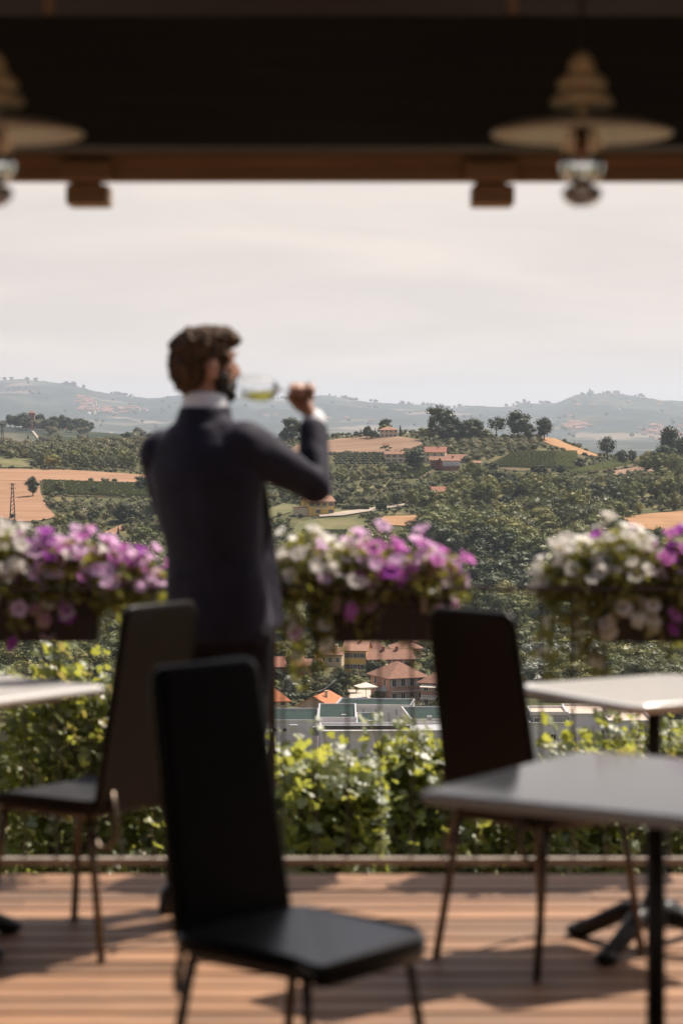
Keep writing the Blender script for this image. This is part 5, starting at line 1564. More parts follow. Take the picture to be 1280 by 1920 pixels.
def planter(px0, px1, label):
    x0, x1 = (px0-640)*kB, (px1-640)*kB; zt = EYE-(1116-HOR)*kB; zb = EYE-(1200-HOR)*kB
    t = thing('planter_box', label, 'planter', ((x0+x1)/2, BOXY, zb))
    w = x1-x0; h = zt-zb; mb = MB()
    a, b_ = .075, .09
    prof = [(-w/2,-a,0),(w/2,-a,0),(w/2,a,0),(-w/2,a,0),(-w/2-.01,-b_,h),(w/2+.01,-b_,h),(w/2+.01,b_,h),(-w/2-.01,b_,h)]
    ins = [(-w/2+.006,-b_+.016,h),(w/2-.006,-b_+.016,h),(w/2-.006,b_-.016,h),(-w/2+.006,b_-.016,h),(-w/2+.006,-b_+.02,h-.03),(w/2-.006,-b_+.02,h-.03),(w/2-.006,b_-.02,h-.03),(-w/2+.006,b_-.02,h-.03)]
    mb.add(prof, [(3,2,1,0),(0,1,5,4),(1,2,6,5),(2,3,7,6),(3,0,4,7)])
    mb.add(prof[4:]+ins[:4], [(0,1,5,4),(1,2,6,5),(2,3,7,6),(3,0,4,7)])
    mb.add(ins, [(0,1,5,4),(1,2,6,5),(2,3,7,6),(3,0,4,7)])
    mb.obj('box', M['box_plastic'], t)
    MB().add(ins[4:], [(0,1,2,3)]).obj('soil', pmat('potting_soil', (.03,.02,.014), (.05,.035,.025), 60, 1, bump=.8), t)
    for s in (-.32,.32):
        MB().box((s*w-.012,-.14,h+.002),(s*w+.012,b_-.03,h+.01)).box((s*w-.012,-.145,h-.05),(s*w+.012,-.14,h+.01)).obj('hook', M['rail_iron'], t)
    return zt
def PX(px): return (px-640)*kB
zt = planter(-160,186,'left dark planter box hanging on the railing under magenta petunias')
petunia(PX(0),BOXY-.01,zt+.02,.13,.19,[('white',60),('pink',9),('violet',5)],'white petunia at the left edge of the left planter', None, 1, .5)
petunia(PX(88),BOXY,zt,.13,.17,[('pink',38),('white',13),('violet',26),('magenta',6)],'violet and pale pink petunia in the middle of the left planter', None, 2, .7)
petunia(PX(150),BOXY,zt,.15,.17,[('pink',49),('magenta',17),('white',6)],'pink petunia in the right half of the left planter', None, 3, .5)
petunia(PX(230),BOXY-.01,zt-.02,.13,.15,[('pink',44),('magenta',17),('violet',4)],'magenta petunia spilling over the right end of the left planter', None, 4, .9, .05)
zt = planter(586,838,'middle dark planter box hanging on the railing right of the man')
petunia(PX(575),BOXY,zt,.12,.18,[('white',49),('pink',3)],'white petunia spilling over the left end of the middle planter', None, 5, 1.3, -.02)
petunia(PX(640),BOXY,zt,.12,.14,[('white',32),('pink',13)],'white and pale pink petunia in the left half of the middle planter', None, 6, .8)
petunia(PX(705),BOXY,zt,.12,.16,[('magenta',32),('pink',14),('violet',3)],'magenta petunia in the centre of the middle planter', None, 7, .5)
petunia(PX(795),BOXY,zt,.125,.145,[('pink',41),('magenta',17),('violet',6)],'pink petunia over the right end of the middle planter', None, 8, 1.0, .04)
zt = planter(1138,1440,'right dark planter box hanging on the railing under white petunias')
petunia(PX(1085),BOXY,zt-.01,.13,.17,[('white',67)],'white petunia spilling over the left end of the right planter', None, 9, 1.4, -.06)
petunia(PX(1165),BOXY,zt,.13,.20,[('white',67),('violet',4)],'tall white petunia at the middle of the right planter', None, 10, .7)
petunia(PX(1275),BOXY,zt,.14,.165,[('violet',23),('magenta',17),('pink',9),('white',12)],'violet petunia at the right edge of the right planter', None, 11, .9)

# ------------------------------------------------------------------ grapevines growing below the terrace
def leaf_mesh(name, mat, seed):
    rg = random.Random(seed)
    out = []
    ang = [-90,-58,-40,-12,8,38,62,90,118,142,172,192,220,238]
    rad = [.12,.42,.50,.40,.56,.42,.52,.68,.52,.42,.56,.40,.50,.42]
    vs = [(0,0,0)] + [(r_*math.cos(R(a))*rg.uniform(.93,1.07), r_*math.sin(R(a))*rg.uniform(.93,1.07), -.16*r_ + .10*math.sin(R(a*5)) ) for a, r_ in zip(ang, rad)]
    n = len(ang); fs = [(0, 1+i, 1+(i+1)%n) for i in range(n)]
    me = bpy.data.meshes.new(name); me.from_pydata(vs, [], fs); me.polygons.foreach_set('use_smooth',[True]*len(fs)); me.materials.append(mat); return me
GL = [leaf_mesh('leaf', M['grape_leaf'], i) for i in range(3)]
GW = [leaf_mesh('leaf', M['grape_leaf_warm'], i) for i in range(2)]
def vine(px, D, top_row, n_obj, n_mass, label, wpx=130, warm=.0, seed=0, leaf=.043, base_row=1700):
    rg = random.Random(seed); k = D/F
    X = (px-640)*k; zt = EYE-(top_row-HOR)*k; zg = zat(X, D)
    t = thing('grapevine', label, 'vine', (X, D, zg), 0, 'grapevines below the terrace')
    Ht = zt-zg; wx = wpx*k*.66
    s = MB().tube([(0,0,-.1),(.03,.02,Ht*.35),(-.02,0,Ht*.6)], [.028,.022,.016], 7)
    shoots = []
    for i in range(12):
        a = rg.uniform(-1,1); p0 = Vector((a*wx*.5, rg.uniform(-.06,.06), Ht*rg.uniform(.3,.5)))
        p1 = Vector((a*wx, rg.uniform(-.22,.18), Ht*rg.uniform(.6,.8))); p2 = Vector((a*wx*1.15+rg.uniform(-.12,.12), rg.uniform(-.28,.2), Ht*rg.uniform(.8,1.04)))
        s.tube([Vector((-.02*0,0,Ht*.45)).lerp(p0,.8), p0, p1, p2], [.009,.007,.005,.003], 5); shoots.append((p0,p1,p2))
    s.obj('stem', M['vine_wood'], t)
    zlo = EYE-(base_row-HOR)*k - zg
    def spot(front):
        if rg.random() < .3:
            p0,p1,p2 = shoots[rg.randrange(12)]; f = rg.uniform(.15,1.0); q = p1.lerp(p2,(f-.5)*2) if f > .5 else p0.lerp(p1,f*2)
            q = q + rdir(rg)*.09
        else:
            q = Vector((rg.uniform(-1,1)*wx*1.1, 0, zlo + (Ht*.93-zlo)*rg.random()))
        q.y = (-abs(rg.gauss(.16,.08)) if front else rg.uniform(-.1,.22)); return q
    for i in range(n_obj):
        q = spot(True); me = (GW[rg.randrange(2)] if rg.random() < warm else GL[rg.randrange(3)])
        o = mobj('leaf', me, t); o.location = q
        nn = ((sdir + rdir(rg)*.65) if rg.random() < .52 else (Vector((rg.uniform(-.5,.7), -.5, .8)) + rdir(rg)*.55)).normalized()
        e = nn.to_track_quat('Z','Y').to_euler(); e.rotate_axis('Z', rg.uniform(0,6.28)); o.rotation_euler = e
        sc_ = leaf*2*rg.uniform(.6,1.35)*.8; o.scale = (sc_,sc_,sc_)
    # the leaves behind, past counting
    mb = MB(); base = GL[0]; bv = [v.co.copy() for v in base.vertices]; bf = [tuple(p.vertices) for p in base.polygons]
    for i in range(n_mass):
        q = spot(False); nn = ((sdir if rg.random() < .5 else Vector((.2,-.5,.8))) + rdir(rg)*.7).normalized()
        mt = nn.to_track_quat('Z','Y').to_matrix().to_4x4() @ Matrix.Rotation(rg.uniform(0,6.28),4,'Z') @ Matrix.Scale(leaf*1.6*rg.uniform(.6,1.3),4)
        mb.add([q + mt @ v for v in bv], bf, 0, True)
    fo = mb.obj('foliage', M['grape_leaf_isl'], t); fo['kind'] = 'stuff'
    return t
VD = 16.0
vine(-10, VD, 1222, 202, 1285, 'leftmost grapevine under the left table, partly yellow', 170, .45, 1)
vine(95, VD-.4, 1196, 292, 1897, 'tall yellowing grapevine reaching up to the left planter', 190, .5, 2)
vine(215, VD-.2, 1245, 230, 1469, 'yellowing grapevine behind the left chair', 150, .4, 3)
vine(330, VD, 1360, 81, 796, 'grapevine mostly hidden behind the front chair back', 130, .2, 4)
vine(440, VD+.2, 1380, 81, 796, 'grapevine in the shade of the man and the front chair', 130, .1, 5)
vine(545, VD-.2, 1376, 256, 1285, 'grapevine right of the front chair with dense small leaves', 120, .12, 6, .043)
vine(630, VD-1.2, 1392, 292, 1285, 'bright lime grapevine in the middle with the largest leaves', 120, .02, 7, .058)
vine(720, VD, 1386, 284, 1285, 'grapevine between the bright middle vine and the right chair', 120, .05, 8)
vine(815, VD-.3, 1348, 292, 1285, 'grapevine whose tip reaches the left side of the right chair', 130, .08, 9, .05)
vine(925, VD, 1400, 81, 918, 'grapevine behind the back of the right chair', 130, .05, 10)
vine(1040, VD-.2, 1402, 216, 1163, 'grapevine right of the right chair above the near table', 120, .15, 11)
vine(1120, VD-.6, 1352, 243, 1163, 'grapevine with a loose tall shoot against the white building', 100, .12, 12, .05)
vine(1255, VD-.3, 1325, 270, 1469, 'tall grapevine at the right edge below the far table', 150, .2, 13)
vine(1370, VD, 1340, 40, 796, 'grapevine just cut off by the right edge', 150, .1, 14)
# ------------------------------------------------------------------ chairs
def rounded_rect(w, h, r, n=5):
    pts = []
    for cx, cy, a0 in ((w/2-r,h/2-r,0),(-w/2+r,h/2-r,90),(-w/2+r,-h/2+r,180),(w/2-r,-h/2+r,270)):
        for i in range(n+1):
            a = R(a0+90*i/n); pts.append((cx+r*math.cos(a), cy+r*math.sin(a)))
    return pts
def slab(mb, poly, place, th, edge=.008):
    """rounded slab: outline poly (u,v) put by place(u,v,w), w runs through the thickness"""
    n = len(poly); cx = sum(p[0] for p in poly)/n; cy = sum(p[1] for p in poly)/n
    lay = [(-.5,1-edge*6),(-.42,1-edge*2),(-.25,1),(.25,1),(.42,1-edge*2),(.5,1-edge*6)]
    vs = [place(cx+(u-cx)*s, cy+(v-cy)*s, w*th) for w, s in lay for u, v in poly]
    fs = [(i*n+j, i*n+(j+1)%n, (i+1)*n+(j+1)%n, (i+1)*n+j) for i in range(len(lay)-1) for j in range(n)]
    mb.add(vs, fs, 0, True); b = len(mb.v)-len(vs)
    mb.f.append([b+j for j in range(n)][::-1]); mb.m.append(0); mb.sm.append(False)
    mb.f.append([b+(len(lay)-1)*n+j for j in range(n)]); mb.m.append(0); mb.sm.append(False)
def make_chair(name, label, pos, rz, leather):
    t = thing(name, label, 'chair', (pos[0],pos[1],0), rz, 'dining chairs on the terrace')
    mb = MB()
    def seat_p(u, v, w):
        sag = -.010*math.cos(min(1,abs(v)/.2)*1.57)*math.cos(min(1,abs(u)/.2)*1.57)
        drop = -.028*max(0,(u-.13)/.07)**2
        return (u, v, .432 + w + (sag if w > 0 else -.018*(1-(abs(v)/.2)**2)) + drop)
    slab(mb, rounded_rect(.40,.41,.05), seat_p, .038)
    mb.obj('seat', M['black_seat'] if leather == 'black_leather' else M[leather], t)
    mb = MB()
    def back_p(u, v, w):
        z = v; f = (z-.40)/.6
        x = -.185 - .095*f - .012*math.sin(f*3.14)
        wid = .95 + .11*(1-f)
        return (x + w, u*wid, z)
    poly = rounded_rect(.345,.60,.04)
    # more rows so that the curve of the back shows
    n_ = 9; outl = []
    for u, v in poly: outl.append((u, v+.70))
    slab(mb, outl, back_p, .026)
    mb.obj('backrest', M[leather], t)
    for sx, sy in ((1,1),(1,-1),(-1,1),(-1,-1)):
        a = (sx*.155, sy*.165, .415); b = (sx*.205 if sx > 0 else -.225, sy*.195, .008)
        MB().tube([a, ((a[0]*.6+b[0]*.4),(a[1]*.6+b[1]*.4),.26), b], .0115, 10).tube([b,(b[0],b[1],0)], .013, 10).obj('leg', M['leg_metal'], t)
    fr = MB(); c = [(.16,.17,.402),(.16,-.17,.402),(-.16,-.17,.402),(-.16,.17,.402),(.16,.17,.402)]
    for p, q in zip(c, c[1:]): fr.tube([p,q], .010, 8)
    fr.obj('seat_frame', M['leg_metal'], t)
    for s in (-1,1):
        MB().tube([(-.20,s*.12,.48),(-.222,s*.13,.40),(-.228,s*.14,.345),(-.215,s*.155,.315),(-.19,s*.168,.318),(-.17,s*.168,.36)], .009, 8).obj('back_support', M['leg_metal'], t)
    return t
make_chair('dining_chair','black leather chair nearest the camera with its seat in front of its back',(-.085,5.125),R(-40),'black_leather')
make_chair('dining_chair','dark brown chair behind the near right table, seen from its back',(.567,6.87),R(42),'brown_leather')
make_chair('dining_chair','brown chair on the left turned to the left table, sunlit top edge',(-.75,7.07),R(146),'brown_leather')

# ------------------------------------------------------------------ tables
def make_table(label, pos, rz, size, base_rz=0.0):
    t = thing('bistro_table', label, 'table', (pos[0],pos[1],0), rz, 'pale square tables on the terrace')
    mb = MB(); slab(mb, rounded_rect(size,size,.045,6), lambda u,v,w: (u,v,.736+w), .028)
    mb.obj('table_top', M['table_top'], t)
    MB().tube([(0,0,.06),(0,0,.70)], .021, 16).lathe([(.021,.06),(.05,.07),(.045,.11),(.028,.15),(.021,.17)],16).obj('pedestal', M['black_iron'], t)
    MB().box((-.16,-.02,.70),(.16,.02,.7215)).box((-.02,-.16,.698),(.02,.16,.7195)).obj('top_bracket', M['black_iron'], t)
    for i in range(4):
        a = base_rz + i*math.pi/2; L_ = .30 if size > .7 else .27; c, s = math.cos(a), math.sin(a)
        MB().tube([(0,0,.10),(c*L_*.35,s*L_*.35,.098),(c*L_*.7,s*L_*.7,.05),(c*L_*.92,s*L_*.92,.022),(c*L_,s*L_,.018)], [.032,.030,.026,.027,.02], 10).sphere((c*L_*.96,s*L_*.96,.02),(.036,.036,.02)).obj('foot', M['black_iron'], t)
    return t
make_table('larger pale table close to the camera on the right', (.675,5.2), R(-32.7), .76, R(60))
make_table('sunlit pale table at the railing on the right', (.90,6.97), R(30), .60, R(112))
make_table('pale table at the left edge half in the shadow of the man', (-1.165,7.0), R(-38), .70, R(83))

# ------------------------------------------------------------------ pergola roof
pg = thing('pergola', 'dark timber pergola roof above the terrace with brown fascia and rafter ends', 'pergola', (0,5.6,0))
def pbox(name, lo, hi, mat, bev=.004):
    return MB().box((lo[0],lo[1]-5.6,lo[2]),(hi[0],hi[1]-5.6,hi[2])).obj(name, M[mat], pg, bev)
PW = 5.2
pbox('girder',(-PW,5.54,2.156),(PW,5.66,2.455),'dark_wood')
pbox('fascia',(-PW,6.35,2.152),(PW,6.385,2.238),'fascia_wood')
pbox('cover_strip',(-PW,6.338,2.20),(PW,6.3485,2.235),'fascia_wood')
for i in range(-3,5):
    x0 = -.667 + i*1.057
    pbox('rafter',(x0-.065,6.27,2.146),(x0+.065,6.337,2.201),'fascia_wood',.008)
    pbox('rafter_tail',(x0-.050,6.29,2.087),(x0+.060,6.42,2.139),'fascia_wood',.006)
    pbox('rafter_web',(x0-.04,6.30,2.1385),(x0+.04,6.33,2.1465),'dark_wood',0)
    pbox('batten',(x0-.011,5.515,2.456),(x0+.011,5.535,2.62),'fascia_wood',0)
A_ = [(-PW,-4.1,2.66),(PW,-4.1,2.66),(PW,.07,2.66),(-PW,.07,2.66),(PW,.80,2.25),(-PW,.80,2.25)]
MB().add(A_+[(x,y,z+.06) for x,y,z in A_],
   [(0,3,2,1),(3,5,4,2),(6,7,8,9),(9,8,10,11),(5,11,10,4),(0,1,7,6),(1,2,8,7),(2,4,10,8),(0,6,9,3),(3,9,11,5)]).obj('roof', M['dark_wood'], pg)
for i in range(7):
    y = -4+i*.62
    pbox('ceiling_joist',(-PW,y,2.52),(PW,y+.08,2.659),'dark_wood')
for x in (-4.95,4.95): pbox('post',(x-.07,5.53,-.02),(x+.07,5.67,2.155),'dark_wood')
hw = thing('light_shaping_walls','unseen rear wall and side screens added to shape the light on the terrace','wall',(0,-4.05,0))
MB().box((-PW,0,-.06),(PW,.2,3.2)).obj('added_rear_wall', M['pale'], hw)  # unseen wall behind the camera, added and kept pale to bounce light
for s in (-1,1): MB().box((min(s*5.05,s*PW),.201,-.06),(max(s*5.05,s*PW),11.9,2.655)).obj('added_side_screen', M['dark_wood'], hw)  # added out of view so the dark chairs do not reflect open sky

# ------------------------------------------------------------------ pendant lamps
def lamp(X, D, label):
    t = thing('pendant_lamp', label, 'lamp', (X,D,2.09), 0, 'pendant lamps under the pergola')
    MB().lathe([(.0,.028),(.05,.026),(.13,.014),(.172,.0),(.175,-.006),(.170,-.010),(.12,-.002),(.03,.004),(0,.004)],40).obj('shade', M['enamel'], t)
    for r_, z in ((.062,.060),(.049,.094),(.027,.126)):
        MB().lathe([(0,z+.022),(r_*.55,z+.020),(r_*.9,z+.006),(r_,z-.006),(r_*.92,z-.012),(r_*.5,z-.006),(0,z-.004)],28).obj('insulator_ring', M['ceramic'], t)
    MB().tube([(0,0,.02),(0,0,.15)], .014, 12).obj('stem', M['ceramic'], t)
    MB().tube([(0,0,.14),(0,0,.67)], .004, 8).obj('cable', M['cable'], t)
    MB().lathe([(.0,.003),(.018,.002),(.018,-.05),(.014,-.058),(0,-.058)],20).obj('socket', M['socket'], t)
    MB().lathe([(.028,.002),(.036,-.02),(.042,-.05),(.041,-.075),(.034,-.094),(.018,-.104),(.0,-.106)],28).obj('glass_globe', M['glass'], t)
    MB().lathe([(.0,-.10),(.03,-.1075),(.040,-.118),(.034,-.134),(.018,-.144),(.0,-.146)],28).obj('reflector_cap', M['chrome'], t)
lamp((1090-640)/F*4.67, 4.67, 'pendant lamp with flat disc shade and ringed top on the right')
lamp((-12-640)/F*4.67, 4.67, 'pendant lamp cut by the left edge, flat disc shade and ringed top')

# ------------------------------------------------------------------ the man drinking wine
BASE = Vector((-.41,7.53,0))
fv = Vector((.64,.77,0)); rv = Vector((.77,-.64,0)); UP = Vector((0,0,1))
man = thing('person','man in a dark navy suit standing at the railing and drinking white wine','person',BASE)
def fuse(name, mb, voxel, mat, smooth=4, noise=0.0, nscale=90, parent=None):
    me = mb.mesh(name+'_base'); o = bpy.data.objects.new(name+'_tmp', me); COL.objects.link(o)
    m = o.modifiers.new('remesh','REMESH'); m.mode = 'VOXEL'; m.voxel_size = voxel; m.use_smooth_shade = True
    if smooth:
        s = o.modifiers.new('smooth','SMOOTH'); s.iterations = smooth; s.factor = .5
    dg = bpy.context.evaluated_depsgraph_get()
    nm = bpy.data.meshes.new_from_object(o.evaluated_get(dg)); nm.name = name
    bpy.data.objects.remove(o); bpy.data.meshes.remove(me)
    if noise:
        nor = [v.normal.copy() for v in nm.vertices]
        co = np.array([v.co[:] for v in nm.vertices])
        q = vnoise(co[:,0]*nscale+co[:,1]*nscale*.7, co[:,2]*nscale*.8+co[:,1]*nscale*.6, 31) + .5*vnoise(co[:,0]*nscale*2.1-co[:,1]*nscale, co[:,2]*nscale*2, 32)
        for v, n_, a in zip(nm.vertices, nor, q): v.co += n_*float(a)*noise
    nm.materials.clear(); nm.materials.append(M[mat])
    nm.polygons.foreach_set('use_smooth',[True]*len(nm.polygons)); nm.polygons.foreach_set('material_index',[0]*len(nm.polygons))
    ob = mobj(name, nm, parent or man); return ob
def V(x, y, z): return Vector((x, y, z)) - BASE
def loft(mb, rings, n=24, f=fv, r=rv):
    vs = []
    for c, ra, rb in rings:
        for j in range(n):
            a = 2*math.pi*j/n; vs.append(c + r*(math.cos(a)*ra) + f*(math.sin(a)*rb))
    fs = [(i*n+j, i*n+(j+1)%n, (i+1)*n+(j+1)%n, (i+1)*n+j) for i in range(len(rings)-1) for j in range(n)]
    k = len(rings)-1
    fs += [tuple(range(n))[::-1], tuple(k*n+j for j in range(n))]
    mb.add(vs, fs, 0, True)
def limb(mb, pts, rad):
    mb.tube(pts, rad, 14)
    for p, r_ in zip(pts, rad): mb.sphere(p, r_*.99, 14, 10)
S = V(-.285,7.44,1.44); E = V(-.085,7.55,1.315); W = V(-.088,7.68,1.50)
SL = V(-.572,7.625,1.412); EL = V(-.53,7.75,1.19); WL = V(-.42,7.78,.985)
RH, RK, RA = V(-.305,7.465,.90), V(-.30,7.475,.49), V(-.315,7.44,.09)
LH, LK, LA = V(-.445,7.585,.90), V(-.47,7.58,.49), V(-.495,7.53,.09)
def torso(grow):
    return [(V(-.375,7.525,.84),.175+grow,.12+grow),(V(-.385,7.53,.97),.165+grow,.115+grow),(V(-.397,7.53,1.10),.15+grow,.108+grow),(V(-.412,7.53,1.24),.168+grow,.115+grow),
            (V(-.425,7.53,1.36),.19+grow,.115+grow),(V(-.43,7.53,1.44),.175+grow,.095+grow),(V(-.43,7.535,1.505),.10+grow,.07+grow),(V(-.428,7.54,1.54),.06+grow,.06+grow)]
hf = Vector((.87,.49,0)); hr = Vector((.49,-.87,0)); HC = V(-.424,7.555,1.702)
def hp(a, b, c): return HC + hf*a + hr*b + UP*c
def ell(mb, c, ra, rb, rc, n=18, m=12):
    """ellipsoid along the head axes"""
    t = MB().sphere((0,0,0),(ra,rb,rc),n,m)
    mb.add([c + hf*x + hr*y + UP*z for x,y,z in t.v], t.f, 0, True)
body = MB()
loft(body, torso(-.004))
limb(body, [S,S.lerp(E,.5),E,E.lerp(W,.5),W], [.052,.045,.038,.036,.027])
limb(body, [SL,SL.lerp(EL,.5),EL,EL.lerp(WL,.5),WL], [.052,.045,.038,.036,.027])
limb(body, [RH,RH.lerp(RK,.5),RK,RK.lerp(RA,.4),RA], [.078,.07,.05,.05,.034])
limb(body, [LH,LH.lerp(LK,.5),LK,LK.lerp(LA,.4),LA], [.078,.07,.05,.05,.034])
for A in (RA, LA): limb(body, [A+UP*-.03, A+fv*.12+UP*-.052], [.036,.03])
limb(body, [V(-.43,7.54,1.50), V(-.428,7.548,1.58), HC+UP*-.05], [.062,.056,.056])
ell(body, hp(-.005,0,.012), .094,.074,.088)           # skull
ell(body, hp(.03,0,-.04), .064,.062,.06)              # face
ell(body, hp(.052,0,-.088), .044,.044,.034)           # jaw
ell(body, hp(.082,0,-.104), .016,.02,.016,12,8)       # chin
body.tube([hp(.086,0,.012),hp(.104,0,-.018),hp(.113,0,-.034)], [.010,.012,.014], 10); body.sphere(hp(.106,0,-.036),.016,10,8)
for s in (-1,1): body.sphere(hp(.094,s*.012,-.037),.010,8,6)
ell(body, hp(.082,0,.024), .014,.052,.010,14,8)       # brow
for s in (-1,1): ell(body, hp(.062,s*.04,-.02), .022,.018,.016,12,8)   # cheekbones
ell(body, hp(.093,0,-.066), .012,.024,.007,12,8); ell(body, hp(.091,0,-.077), .011,.021,.007,12,8)   # lips
for s in (-1,1): ell(body, hp(-.012,s*.078,-.022), .02,.010,.032,12,10); ell(body, hp(-.008,s*.08,-.045), .011,.009,.012,8,6)
# right hand round the stem of the glass
STEM_Y, STEM_Z = 7.664, 1.607
body.tube([W+UP*.0, V(-.098,7.688,1.535), V(-.115,7.694,1.575), V(-.120,7.694,1.607)], [(.027,.022),(.03,.02),(.040,.018),(.041,.014)], 14)
for x, l in ((-.157,.92),(-.135,1.0),(-.113,.96),(-.093,.82)):
    fp = [V(x*.9-.012,7.692,1.59), V(x,7.692,1.612), V(x,7.692-.030*l,1.612+.019*l), V(x,7.692-.052*l,1.612+.008*l), V(x,7.692-.053*l,1.612-.014*l)]
    limb(body, fp, [.0105,.0102,.0095,.0088,.0078])
limb(body, [V(-.118,7.690,1.55), V(-.143,7.678,1.565), V(-.160,7.662,1.585), V(-.170,7.655,1.596)], [.014,.0125,.0105,.009])
# left hand, relaxed in front of the hip
body.tube([WL, WL+Vector((.02,.0,-.035)), WL+Vector((.042,-.004,-.075)), WL+Vector((.05,-.006,-.092))], [(.026,.02),(.03,.018),(.036,.015),(.034,.012)], 12)
hx = Vector((.5,-.86,0)) * .017
for i, l in enumerate((.95,1.0,.95,.8)):
    b0 = WL + Vector((.048,-.006,-.088)) + hx*(1.5-i)
    limb(body, [b0, b0+Vector((.016,.004,-.036*l)), b0+Vector((.020,-.010,-.062*l)), b0+Vector((.014,-.026,-.078*l))], [.0095,.009,.0085,.0075])
b0 = WL + Vector((.025,-.03,-.03))
limb(body, [b0, b0+Vector((.014,-.022,-.022)), b0+Vector((.022,-.034,-.05))], [.013,.0115,.009])
fuse('body', body, .0052, 'skin', 2)
for s in (-1,1):
    MB().sphere(hp(.083,s*.031,-.002),(.0095,.0095,.0075),12,8).obj('eye', M['shirt'], man)
    MB().tube([hp(.094,s*.012,.021),hp(.092,s*.03,.027),hp(.078,s*.05,.021)],[.003,.0045,.003],8).obj('eyebrow', M['beard'], man)
hair = MB()
ell(hair, hp(-.020,0,.032), .100,.083,.082); ell(hair, hp(-.058,0,-.012), .062,.076,.085); ell(hair, hp(-.066,0,-.06), .034,.06,.04)
ell(hair, hp(.022,0,.078), .078,.070,.036); ell(hair, hp(.066,-.01,.074), .050,.058,.030); ell(hair, hp(.092,-.005,.066), .028,.04,.02)
ell(hair, hp(.045,0,.094), .048,.046,.020)
for s in (-1,1): ell(hair, hp(.018,s*.066,.01), .03,.014,.045,12,8); ell(hair, hp(.022,s*.069,-.025), .012,.009,.03,10,8)
fuse('hair', hair, .0045, 'hair', 1, .014, 118)
beard = MB()
ell(beard, hp(.038,0,-.085), .060,.060,.038); ell(beard, hp(.070,0,-.105), .034,.036,.022)
for s in (-1,1): ell(beard, hp(.028,s*.058,-.06), .028,.013,.04,12,8); ell(beard, hp(.088,s*.016,-.056), .012,.016,.005,10,6); ell(beard, hp(.08,s*.03,-.075), .016,.014,.02,10,8)
fuse('beard', beard, .0045, 'beard', 2, .007, 150)
# clothes
sh = MB()
loft(sh, torso(.004)[3:])
sh.tube([V(-.428,7.54,1.52), V(-.426,7.546,1.575), V(-.424,7.549,1.602)], [.078,.071,.068], 20)
limb(sh, [E.lerp(W,.72), W+(W-E).normalized()*.022], [.040,.0385])
limb(sh, [EL.lerp(WL,.72), WL+(WL-EL).normalized()*.015], [.038,.036])
fuse('shirt', sh, .006, 'shirt', 2)
jk = MB()
loft(jk, torso(.018)[:-1])
limb(jk, [S+rv*-.02,S.lerp(E,.5),E,E.lerp(W,.5),E.lerp(W,.92)], [.084,.066,.058,.053,.048])
limb(jk, [SL+rv*.02,SL.lerp(EL,.5),EL,EL.lerp(WL,.5),EL.lerp(WL,.92)], [.084,.066,.056,.052,.047])
limb(jk, [V(-.50,7.585,1.448), V(-.36,7.48,1.47)], [.062,.062])
loft(jk, [(V(-.43,7.535,1.49),.105,.09),(V(-.427,7.54,1.55),.084,.082),(V(-.426,7.542,1.565),.08,.078)])
fuse('jacket', jk, .0075, 'suit', 6, .006, 11)
# front panel of the open jacket hanging free on his right, its lining edge towards the sun
pv = []
for z, x0, y0, x1, y1 in ((1.32,-.300,7.50,-.232,7.56),(1.20,-.300,7.47,-.214,7.575),(1.08,-.290,7.45,-.200,7.585),(.98,-.275,7.445,-.190,7.59),(.90,-.260,7.44,-.182,7.59),(.872,-.255,7.445,-.184,7.585)):
    pv += [V(x0,y0,z), V(x1,y1,z), V(x1-.014,y1+.004,z), V(x0-.014,y0+.006,z)]
pf = [(i*4+j, i*4+(j+1)%4, (i+1)*4+(j+1)%4, (i+1)*4+j) for i in range(5) for j in range(4)] + [(3,2,1,0),(20,21,22,23)]
MB().add(pv, pf, 0, False).obj('jacket_front', M['suit'], man, .004)
# lapels and buttons on the front
for s in (-1,1):
    a = [(.02,1.50),(.085,1.40),(.075,1.36),(.03,1.13),(.012,1.13),(.02,1.36)]
    vs = []
    for dx, z in a:
        c = V(-.41,7.53,z); vs += [c + rv*(s*dx) + fv*.128, c + rv*(s*dx) + fv*.139]
    n = len(a); fs = [tuple(2*i for i in range(n)), tuple(2*i+1 for i in range(n))[::-1]] + [(2*i,2*i+1,2*((i+1)%n)+1,2*((i+1)%n)) for i in range(n)]
    MB().add(vs, fs).obj('lapel', M['suit'], man)
tr_ = MB()
loft(tr_, [(V(-.375,7.525,.80),.155,.115),(V(-.38,7.527,.90),.168,.122),(V(-.385,7.53,1.02),.158,.115)])
limb(tr_, [RH+UP*-.04,RH.lerp(RK,.5),RK,RK.lerp(RA,.5),RA+UP*-.02], [.098,.086,.070,.062,.056])
limb(tr_, [LH+UP*-.04,LH.lerp(LK,.5),LK,LK.lerp(LA,.5),LA+UP*-.02], [.098,.086,.070,.062,.056])
fuse('trousers', tr_, .008, 'trousers', 4, .008, 18)
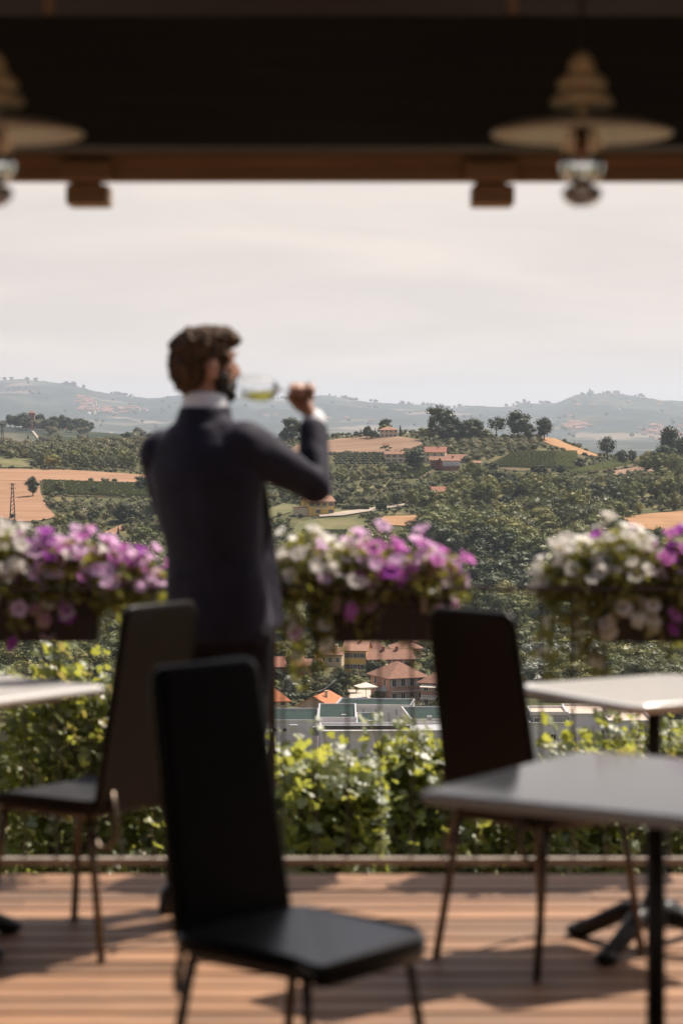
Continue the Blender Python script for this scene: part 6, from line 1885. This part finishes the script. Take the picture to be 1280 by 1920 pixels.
for A in (RA, LA):
    s_ = MB(); b = Vector((A.x, A.y, -BASE.z))
    limb(s_, [b+fv*-.045+UP*.045, b+fv*.06+UP*.05], [.044,.044])
    limb(s_, [b+fv*.06+UP*.045, b+fv*.17+UP*.032], [.042,.030])
    fs_ = [(b+fv*-.09+UP*0, .001, .001)]
    loft(s_, [(b+fv*.05+UP*.0,.043,.15),(b+fv*.05+UP*.028,.044,.152),(b+fv*.05+UP*.034,.040,.148)])
    fuse('shoe', s_, .006, 'shoe', 2)
# wine glass held in the hand
wg = thing('wine_glass','tilted stemmed glass of white wine held to the lips of the man','glass',(-.112,STEM_Y,STEM_Z))
ax = (Vector((-.305,7.622,1.626)) - Vector((-.112,STEM_Y,STEM_Z))).normalized()
wg.rotation_euler = ax.to_track_quat('Z','Y').to_euler()
wg.scale = (1.06,1.06,1.10)
wg.location = Vector((-.112,STEM_Y,STEM_Z)) + ax*-.006
prof = [(.0,.0),(.034,.001),(.034,.003),(.006,.006),(.0038,.012),(.0035,.075),(.005,.083),(.018,.092),(.033,.108),(.0395,.13),(.0385,.155),(.0336,.188),(.0327,.1945),(.0325,.1952),(.0318,.1952),(.0316,.1945),(.0326,.188),(.0375,.155),(.0385,.13),(.032,.109),(.016,.0935),(.0,.0915)]
MB().lathe(prof, 40).obj('bowl_and_stem', M['glass'], wg)
# wine pooled on the lower side of the tilted bowl
inv = wg.rotation_euler.to_matrix().inverted(); dn = (inv @ Vector((0,0,-1))); 
wm = MB(); n = 28; rings = []
for (r_, z) in [(.012,.0945),(.0305,.1095),(.0365,.13),(.0362,.155),(.0335,.175)]:
    rings.append((r_, z))
lv = .004
dnp = Vector((dn.x,dn.y,0)).normalized(); sd = Vector((-dnp.y,dnp.x,0))
vs = []
for r_, z in rings:
    cut = min(r_*.98, max(-r_*.98, lv + (z-.095)*.16))
    a0 = math.acos(max(-1,min(1,cut/r_)))
    for j in range(n):
        a = -a0 + 2*a0*j/(n-1); vs.append(dnp*(r_*math.cos(a)) + sd*(r_*math.sin(a)) + Vector((0,0,z)))
fs = [(i*n+j, i*n+(j+1)%n, (i+1)*n+(j+1)%n, (i+1)*n+j) for i in range(len(rings)-1) for j in range(n)]
fs += [tuple(range(n))[::-1], tuple((len(rings)-1)*n+j for j in range(n))]
wm.add(vs, fs, 0, False).obj('wine', M['wine'], wg)
